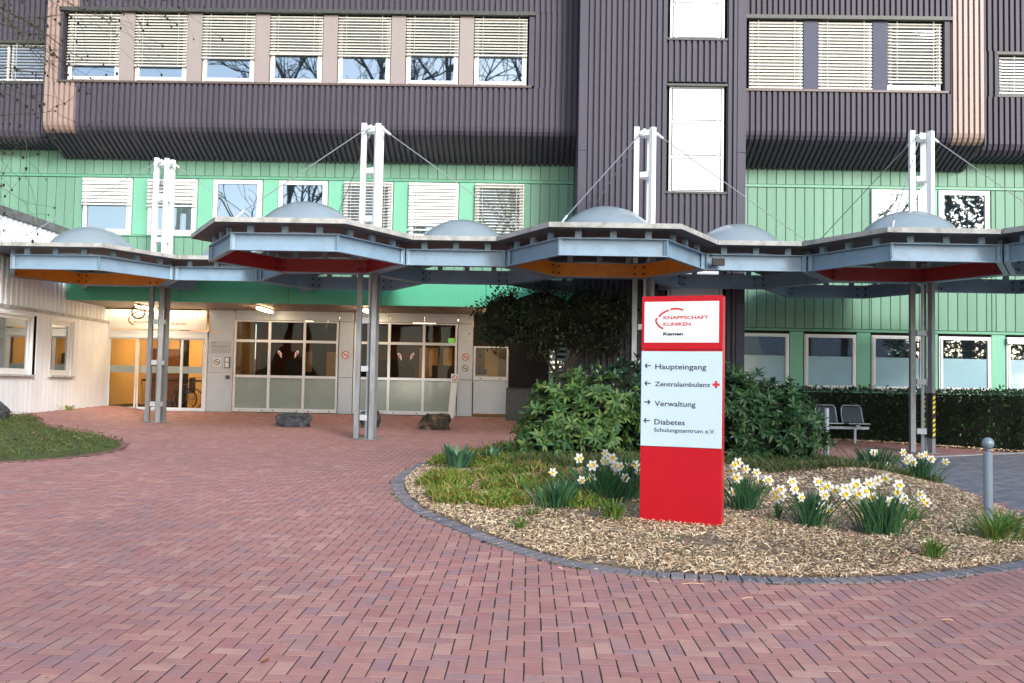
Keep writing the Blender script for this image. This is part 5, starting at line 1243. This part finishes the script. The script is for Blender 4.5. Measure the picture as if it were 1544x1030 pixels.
# ground cover in the bed
def bump_field(x, y): return .5+.5*np.sin(x*4.1+1.3)*np.cos(y*2.3)+.3*np.sin(x*9+y*5)
cl = []
rc_ = np.random.default_rng(5)
for _ in range(46):
    x = rc_.uniform(-1.5, .75); y = rc_.uniform(9.6, 16.6)
    if inside(offset_poly(bed, -.3), [x], [y])[0] and y > 9.8-x*.9: cl.append((x, y, rc_.uniform(.16, .34), rc_.uniform(.06, .17), rc_.random()))
gX, gY, gZ, dX, dY, dZ = [], [], [], [], [], []
for x, y, r_, h_, tint in cl:
    n = int(r_*r_*9500); a_ = rc_.uniform(0, 2*np.pi, n); q_ = r_*np.sqrt(rc_.random(n)); X = x+q_*np.cos(a_); Y = y+q_*np.sin(a_); Z = h_*(1-(q_/r_)**2)*rc_.uniform(.3, 1, n)
    k = (tint > .38) | (rc_.random(n) < .45); gX.append(X[k]); gY.append(Y[k]); gZ.append(Z[k]); dX.append(X[~k]); dY.append(Y[~k]); dZ.append(Z[~k])
gX, gY, gZ, dX, dY, dZ = map(np.concatenate, (gX, gY, gZ, dX, dY, dZ))
k = inside(offset_poly(bed, -.12), gX, gY); gX, gY, gZ = gX[k], gY[k], gZ[k]; k = inside(offset_poly(bed, -.12), dX, dY); dX, dY, dZ = dX[k], dY[k], dZ[k]
blades('ground_cover', gX, gY, BZv(gX, gY)+gZ, .035, .11, .020, m_cover, lean=1.5)
m_dry = leaf_mat('dry_cover_leaf', [(.40,.22,.08), (.30,.14,.06), (.50,.33,.14), (.22,.20,.05), (.16,.09,.05)], rough=.6)
blades('dry_ground_cover', dX, dY, BZv(dX, dY)+dZ, .03, .09, .018, m_dry, lean=1.7)
n = 13000; X = rng.uniform(2.6, 5.6, n); Y = rng.uniform(12.7, 17, n); k = inside(offset_poly(bed, -.2), X, Y) & (bump_field(X, Y)+rng.normal(0, .3, n) > .2) & ((X > 3.0) | (Y > 14)); X, Y = X[k], Y[k]
blades('ground_cover', X, Y, BZv(X, Y)+.07*rng.random(len(X))*np.clip(bump_field(X, Y), .2, 1.3), .04, .12, .018, m_cover2, lean=1.7)
n = 3000; X = rng.uniform(-.3, 1.8, n); Y = rng.uniform(13.4, 14.6, n); k = inside(bed, X, Y); blades('ground_cover', X[k], Y[k], BZv(X[k], Y[k]), .08, .2, .018, m_cover2, lean=1.0)
n = 900; X = rng.uniform(-1.5, 5.6, n); Y = rng.uniform(7.4, 12, n); k = inside(offset_poly(bed, -.15), X, Y) & (np.sin(X*3.3+1)*np.sin(Y*2.9) > .55); blades('seedlings', X[k], Y[k], BZv(X[k], Y[k]), .03, .09, .014, m_tuft, lean=1.0)

def tuft(x, y, n, h0, h1, wd, spread, M, label, cat='plant', name='grass_tuft', group=None, lean=1.1, single=False):
    z = BZ(x, y) if y < 19 else G(x, y)
    T = thing(name, label, cat, (x, y, z), group)
    if not single:
        r_ = np.abs(rng.normal(0, spread, n)); th = rng.uniform(0, 2*np.pi, n); X = x+r_*np.cos(th); Y = y+r_*np.sin(th)
        H_ = rng.uniform(h0, h1, n); C = np.stack([X, Y, np.full(n, z)], 1); sd = np.stack([-np.sin(th+rng.normal(0, .6, n)), np.cos(th), 0*th], 1)*wd/2
        out = np.stack([np.cos(th), np.sin(th), 0*th], 1)*(rng.uniform(.2, lean, n)*H_)[:, None]; up_ = np.array([0, 0, 1.0])*H_[:, None]
        V = np.stack([C-sd*.7, C+sd*.7, C+out*.35+up_*.6+sd, C+out*.35+up_*.6-sd, C+out*.75+up_*.88+sd*.8, C+out*.75+up_*.88-sd*.8, C+out*1.1+up_*.92+sd*.1, C+out*1.1+up_*.92-sd*.1], 1)
        stuff(_fol(T, 'blades', V, np.array([[0,1,2,3],[3,2,4,5],[5,4,6,7]]), M))
    else:
        mb = MB(); hm = 1.0
        v = []; f = []
        for i in range(6):
            t = i/5; w_ = wd/2*(.6+1.2*t-1.75*t*t*t); v += [(0+.28*t*t, -w_, t*(1-.12*t)), (0.28*t*t-.0, 0, t*(1-.12*t)-w_*.5), (.28*t*t, w_, t*(1-.12*t))]
        for i in range(5):
            for k_ in range(2): a = i*3+k_; f.append((a, a+3, a+4, a+1))
        mb.add(v, f); me = mb.mesh('leaf', leaf_single(M, 'strap_leaf_single'), smooth=True)
        for i in range(n):
            an = random.uniform(0, 2*math.pi); h_ = random.uniform(h0, h1); o = part_copy(me, 'leaf', (x+spread*math.cos(an)*random.random(), y+spread*math.sin(an)*random.random(), z), T, rot=(0, random.uniform(.0, .55), an), scale=(h_, h_, h_))
    return T
tuft(-1.0, 13.6, 46, .30, .46, .17, .16, m_agap, 'grey green strap leaved clump at the far left of the bed', name='strap_leaf_plant', single=True)
tuft(-.52, 13.9, 30, .26, .38, .17, .12, m_agap, 'smaller grey green strap leaved clump right beside the larger one', name='strap_leaf_plant', single=True)
tf = 'grass tufts in the mulch'
tuft(.86, 9.35, 110, .10, .22, .012, .07, m_tuft, 'bright green grass tuft just left of the totem base', group=tf)
tuft(3.47, 8.12, 90, .08, .20, .010, .05, m_tuft, 'yellow tipped grass tuft near the front kerb, right of the large daffodils', group=tf)
tuft(4.45, 9.05, 130, .10, .24, .016, .13, m_tuft, 'arching grass tuft in front of the ball topped bollard', group=tf, lean=1.6)
tuft(4.75, 9.5, 130, .10, .24, .016, .13, m_tuft, 'arching grass tuft at the right rim of the bed beside the bollard', group=tf, lean=1.6)
tuft(3.95, 9.75, 70, .08, .18, .012, .07, m_tuft, 'low green tuft right of the large daffodil clump', group=tf)
tuft(-.05, 8.95, 50, .06, .13, .012, .06, m_tuft, 'small green tuft at the front left of the mulch', group=tf)
tuft(.05, 9.6, 40, .05, .12, .012, .06, m_tuft, 'small pale weed between the daffodil leaves and the kerb', group=tf)
tuft(-11.35, 23.0, 60, .05, .16, .014, .10, m_cover, 'dry weed at the foot of the annex wall between its windows', group=None)
tuft(-.5, 16.4, 80, .10, .25, .014, .12, m_tuft, 'green tuft at the back left rim of the bed', group=tf)

# daffodils
def petal_mesh():
    mb = MB()
    for k_ in range(6):
        an = k_*math.pi/3; c_, s_ = math.cos(an), math.sin(an); dz = .003 if k_ % 2 else 0
        P = [(.004, -.003, 0), (.022, -.0135, .004), (.036, -.010, .001), (.046, 0, -.004), (.036, .010, .001), (.022, .0135, .004), (.004, .003, 0), (.024, 0, -.001)]
        v = [(x*c_-y*s_, x*s_+y*c_, z+dz) for x, y, z in P]; mb.add(v, [(0,1,7), (1,2,7), (2,3,7), (3,4,7), (4,5,7), (5,6,7), (6,0,7)])
    return mb.mesh('flower', m_petal)
fl_me = petal_mesh(); mb = MB(); mb.v = []; 
prof = [(.006, 0), (.0095, .006), (.011, .013), (.0155, .019)]; v = []; f = []
for i, (r_, z) in enumerate(prof):
    for k_ in range(12): rr_ = r_*(1+(.09 if (k_ % 2 and i == 3) else 0)); v.append((rr_*math.cos(k_*math.pi/6), rr_*math.sin(k_*math.pi/6), z))
for i in range(3):
    for k_ in range(12): f.append((i*12+k_, i*12+(k_+1) % 12, (i+1)*12+(k_+1) % 12, (i+1)*12+k_))
f.append(tuple(range(11, -1, -1))); mb.add(v, f); tr_me = mb.mesh('trumpet', m_trump)
def clump(x, y, nl, hl, sp, flowers, label):
    z = BZ(x, y); T = thing('daffodil_clump', label, 'daffodils', (x, y, z), 'daffodil clumps')
    r_ = np.abs(rng.normal(0, sp*.6, nl)); th = rng.uniform(0, 2*np.pi, nl); X = x+r_*np.cos(th); Y = y+r_*np.sin(th)*.8; H_ = rng.uniform(hl*.6, hl, nl)
    C = np.stack([X, Y, np.full(nl, z)], 1); th2 = th+rng.normal(0, .5, nl); sd = np.stack([np.cos(rng.uniform(-1, 1, nl)), np.sin(rng.uniform(-1, 1, nl)), 0*th], 1)*(.013*rng.uniform(.7, 1.2, nl))[:, None]/2
    ln = (r_/sp*.55+rng.uniform(0, .22, nl))*H_; out = np.stack([np.cos(th2), np.sin(th2), 0*th], 1)*ln[:, None]; up_ = np.array([0, 0, 1.0])*H_[:, None]
    rows = []
    for t, w_ in ((0, .8), (.35, 1), (.7, 1), (.92, .8), (1, .2)): rows += [C+out*(t**1.6)+up_*(t-.06*t*t)-sd*w_, C+out*(t**1.6)+up_*(t-.06*t*t)+sd*w_]
    V = np.stack(rows, 1); stuff(_fol(T, 'leaves', V, np.array([[0,1,3,2],[2,3,5,4],[4,5,7,6],[6,7,9,8]]), m_daff))
    for (dx, h_, yaw, pit) in flowers:
        dy = random.uniform(-.18, .10)*sp*4; fx, fy_, fz = x+dx, y+dy-.02, z+h_
        bx, by = x+dx*.35, y+dy*.4
        mb = MB(); mb.tube([(bx, by, z), (bx+(fx-bx)*.4, by+(fy_-by)*.4, z+h_*.55), (fx, fy_+.022, fz+.008), (fx, fy_+.004, fz)], .0036, 5); st = mb.build('stem', m_tuft, T)
        d_ = Vector((math.sin(yaw)*math.cos(pit), -math.cos(yaw)*math.cos(pit), math.sin(pit)))
        qr = d_.to_track_quat('Z', 'Y').to_euler(); s_ = random.uniform(1.1, 1.5)
        fo = part_copy(fl_me, 'flower', (fx, fy_, fz), T, rot=qr, scale=(s_, s_, s_)); c_ = bpy.data.objects.new('trumpet', tr_me); COL.objects.link(c_); c_.parent = fo; c_.location = (0, 0, .001)
def fl(lst): return [(dx, h_, random.uniform(-.9, .55), random.uniform(-.25, .35)) for dx, h_ in lst]
K = lambda px_, base, Yd: (px_-base)/1413.7*Yd
def from_px(bx, by_, Yd, pts): return fl([(K(a, bx, Yd), (by_-b)/1413.7*Yd) for a, b in pts])
clump(.84, 10.35, 300, .46, .23, from_px(912, 768, 10.35, [(875, 702), (894, 711), (912, 692), (910, 704), (916, 706), (923, 700), (928, 712), (935, 712), (933, 725), (943, 729), (878, 732), (893, 731)]), 'broad daffodil clump with a dozen flowers left of the totem')
clump(.30, 9.95, 130, .34, .16, from_px(845, 785, 9.95, [(841, 731)]), 'nearly flowerless daffodil leaves left of the broad clump')
clump(1.18, 10.75, 170, .52, .14, from_px(955, 762, 10.75, [(948, 714), (955, 718), (960, 711), (965, 716), (966, 722)]), 'daffodils partly hidden behind the left edge of the totem')
clump(2.33, 10.15, 170, .38, .15, from_px(1118, 783, 10.15, [(1100, 717), (1105, 713), (1104, 735), (1117, 722), (1132, 727), (1141, 741), (1150, 738), (1101, 757), (1098, 725)]), 'daffodil clump just right of the totem base')
clump(2.52, 9.5, 16, .22, .035, from_px(1165, 798, 9.5, [(1160, 755), (1167, 752), (1168, 761), (1162, 764)]), 'smallest daffodil clump with four heads between two larger ones')
clump(2.77, 9.22, 140, .36, .12, from_px(1217, 808, 9.22, [(1188, 743), (1190, 753), (1221, 741), (1227, 742), (1230, 752), (1232, 760), (1240, 748), (1252, 758), (1247, 752), (1199, 765), (1229, 780), (1242, 782)]), 'daffodil clump between the smallest clump and the largest one')
clump(3.36, 9.0, 220, .42, .20, from_px(1325, 815, 9.0, [(1270, 750), (1277, 752), (1286, 744), (1286, 756), (1296, 753), (1288, 765), (1304, 741), (1315, 742), (1322, 738), (1333, 734), (1312, 763), (1334, 767), (1351, 744), (1347, 755), (1349, 762), (1378, 756), (1387, 765), (1393, 769), (1264, 756)]), 'largest daffodil clump, fanned out with some twenty flowers')
clump(5.15, 14.0, 220, .44, .26, from_px(1334, 728, 14.0, [(1322, 694), (1330, 696), (1317, 706), (1326, 713), (1316, 715), (1324, 722), (1349, 713), (1337, 719)]), 'daffodil clump at the back of the bed, left of the rear pair')
clump(5.38, 13.0, 150, .36, .14, from_px(1388, 738, 13.0, [(1363, 696), (1362, 708), (1371, 703), (1374, 710), (1386, 700), (1394, 698), (1402, 705), (1420, 708), (1367, 706)]), 'daffodil clump at the back of the bed, right of the rear pair')
mb = MB(); fx, fy_ = 3.05, 8.75; mb.tube([(2.75, 8.95, BZ(2.75, 8.95)+.02), (2.95, 8.85, BZ(2.95, 8.85)+.06), (3.12, 8.75, BZ(3.1, 8.75)+.04)], .004, 5)

# fallen leaf on the paving
lf, Fl = leaf_geo(.045, .03, .6, -.5); mb = MB(); lx, ly = -1.35, 4.92
mb.add([(lx+v[0]-.02, ly+v[1], G(lx, ly)+.014+v[2]*1.0) for v in lf], [tuple(f) for f in Fl]); mb.add([(lx+.012+v[1]*.9, ly+.01+v[0]*.6, G(lx, ly)+.016+v[2]) for v in lf], [tuple(f) for f in Fl])
o = mb.build('fallen_leaf', mat('dead_leaf', (.22,.09,.03), rough=.7)); origin_to(o, (lx, ly, G(lx, ly))); tag(o, 'curled brown leaf lying on the red paving at the bottom', 'leaf')
for i, (x, y, l_, a) in enumerate(((1.15, 7.0, .17, .1), (1.5, 6.6, .1, .5), (2.7, 6.2, .07, -.2), (.9, 7.05, .10, -.4))):
    z = G(x, y)+.006; mb = MB(); mb.tube([(x, y, z), (x+l_/2*math.cos(a), y+l_/2*math.sin(a), z+.008), (x+l_*math.cos(a), y+l_*math.sin(a), z)], .0035, 5); o = mb.build('straw_stalk', m_chip); origin_to(o, (x, y, z)); tag(o, ('long pale straw stalk on the paving just below the totem and kerb', 'short straw stalk on the paving a hand below the longest one', 'tiny straw bit lying alone on the lower right paving', 'pale straw stalk nearest the kerb left of the long one')[i], 'twig', 'straw stalks on the paving')

# ---------------- alder with bare twigs, trunk outside the left edge
def grow_tree(mb, cones, p, d, L_, r_, depth, spread=.55, droop=.0, seg=4, rnd_=random, minr=.0028, kids=(3, 5)):
    pts = [p]; q_ = Vector(p); dd = Vector(d).normalized()
    for i in range(seg):
        dd = (dd+Vector((rnd_.gauss(0, .13), rnd_.gauss(0, .13), rnd_.gauss(0, .10)-droop))).normalized(); q_ = q_+dd*L_/seg; pts.append(tuple(q_))
    rs = [max(minr, r_*(1-.6*i/seg)) for i in range(seg+1)]; mb.tube(pts, rs, 6 if r_ > .02 else 4, cap=False)
    if depth <= 0:
        if cones is not None: cones.append(pts[-1])
        return
    for _ in range(rnd_.randint(*kids)):
        t = rnd_.uniform(.25, 1); i = min(seg-1, int(t*seg)); b = Vector(pts[i]).lerp(Vector(pts[i+1]), t*seg-i)
        ax = Vector((rnd_.gauss(0, 1), rnd_.gauss(0, 1), rnd_.gauss(0, 1))); nd = (dd+ax.normalized()*spread*1.5).normalized()
        if cones is not None and rnd_.random() < .5: cones.append(tuple(b))
        grow_tree(mb, cones, tuple(b), nd, L_*rnd_.uniform(.45, .75), r_*.5, depth-1, spread, droop, seg, rnd_, minr, kids)
rt_ = random.Random(11)
T = thing('alder_tree', 'bare alder with lichen covered twigs and small dark cones reaching in at the upper left', 'tree', (-10.1, 12.2, .3))
mb = MB(); mb.tube([(-10.1, 12.2, .2), (-10.1, 12.2, 3), (-10.02, 12.1, 6), (-9.95, 12.0, 9.5)], (.16, .14, .12, .07), 12); mb.build('trunk', m_bark, T, smooth=True)
mb = MB(); cones = []
for p, d_, L_, r_ in (((-10.0, 12.1, 7.0), (1, 0, -.12), 2.7, .035), ((-10.0, 12.1, 6.4), (1, -.1, -.10), 2.8, .035), ((-10.0, 12.1, 7.6), (1, .1, -.35), 3.0, .03), ((-9.9, 12, 8.4), (.9, 0, -.5), 3.3, .03),
                      ((-10.0, 12.1, 5.2), (1, 0, .02), 2.7, .022), ((-10.0, 12.1, 6.7), (1, .05, -.02), 2.9, .03), ((-10.0, 12.1, 7.3), (1, .0, -.2), 2.9, .028)):
    grow_tree(mb, cones, p, d_, L_, r_*.75, 3, .42, .012, 5, rt_, minr=.0022, kids=(3, 4))
stuff(mb.build('branches', m_twig, T))
mb = MB()
for c_ in cones:
    r_ = rt_.uniform(.008, .019); mb.lathe((c_[0], c_[1], c_[2]-r_*2), [(r_*.4, 0), (r_, r_*.9), (r_*.9, r_*1.8), (r_*.3, r_*2.6)], 5)
stuff(mb.build('cones', m_cone, T))

# ---------------- trees and houses across the road behind the camera, seen mirrored in the panes
labs = ['large bare tree across the road behind the viewer, mirrored in the panes', 'tall bare tree behind the viewer to the right', 'bare tree behind the viewer to the left', 'slender bare tree far behind the viewer', 'bushy evergreen behind the viewer at the right']
labs2 = ['tallest bare tree across the road behind the viewer', 'bare tree with a forked trunk behind the viewer', 'bare tree behind the viewer at the far left', 'bare tree behind the viewer near the middle', 'bare tree behind the viewer at the right', 'bare tree behind the viewer at the far right']
for i, (x, y, h_, r_) in enumerate(((-9.0, -10, 23, .34), (-5.2, -12, 24, .30), (-14.5, -9, 21, .28), (-.6, -14, 22, .28), (15.5, -10, 17, .28), (20, -14, 20, .3))):
    rr_ = random.Random(30+i); T = thing('bare_tree', labs2[i], 'tree', (x, y, .0), 'bare trees behind the viewer')
    mb = MB(); mb.tube([(x, y, -.6), (x+.1, y, h_*.25), (x-.1, y, h_*.5), (x+.1, y, h_*.8), (x, y, h_)], (r_, r_*.8, r_*.6, r_*.3, r_*.08), 10); mb.build('trunk', m_bark, T, smooth=True)
    mb = MB()
    for k_ in range(15):
        an = k_*2.4+rr_.random(); zz = h_*(.28+.045*k_); grow_tree(mb, None, (x, y, zz), (math.cos(an)*.8, math.sin(an)*.8, 1.1), h_*.30*(1.15-.045*k_), r_*.4, 3, .5, -.02, 4, rr_, .014, (3, 4))
    stuff(mb.build('branches', m_bark, T))
T = thing('evergreen_tree', labs[4], 'tree', (26, -10, 0)); mb = MB(); mb.tube([(26, -10, -.6), (26, -10, 9)], .3, 10); mb.build('trunk', m_bark, T)
LE = [(26, -10, 9, 3.2, 3, 6), (24, -10, 6, 2.6, 2.4, 3.4), (28, -10, 7, 2.8, 2.6, 4)]
P, Nn = lobes_surface(LE, 9000); Vl, Fl = leaf_geo(.30, .14, .3, .2); V = place(Vl, P+Nn*rng.normal(-.1, .25, len(P))[:, None], Nn+rng.normal(0, .7, Nn.shape), Nn, rng.uniform(.7, 1.3, len(P))); stuff(_fol(T, 'crown', V, Fl, m_holly))
mb = MB(); X = np.arange(-60, 61, 1.5); top_ = [(x, -34, 2.0+1.3*math.sin(x*.21)+1.1*math.sin(x*.83+1)+random.uniform(-.3, .5)) for x in X]  # unseen treeline, added to darken the lower part of pane reflections
v = [(x, y, -2) for x, y, z in top_]+top_+[(x, y-6, z*.7) for x, y, z in top_]; n = len(top_)
mb.add(v, [(i, i+1, n+i+1, n+i) for i in range(n-1)]+[(n+i, n+i+1, 2*n+i+1, 2*n+i) for i in range(n-1)]); o = mb.build('added_treeline', m_hedge); o['kind'] = 'stuff'; o['label'] = 'low dark treeline added far behind the viewer to darken reflections'
T = thing('brick_house', 'plain gabled house across the road behind the viewer', 'house', (22, -24, -1)); mb = MB(); mb.box(17, 27, -29, -21, -1, 4.4); mb.build('wall', m_wing, T)
mb = MB(); mb.add([(16.6, -20.6, 4.3), (27.4, -20.6, 4.3), (27.4, -29.4, 4.3), (16.6, -29.4, 4.3), (16.6, -25, 7.6), (27.4, -25, 7.6)], [(0,1,5,4), (2,3,4,5), (0,4,3), (1,2,5), (0,3,2,1)]); mb.build('roof', m_roofdark, T)
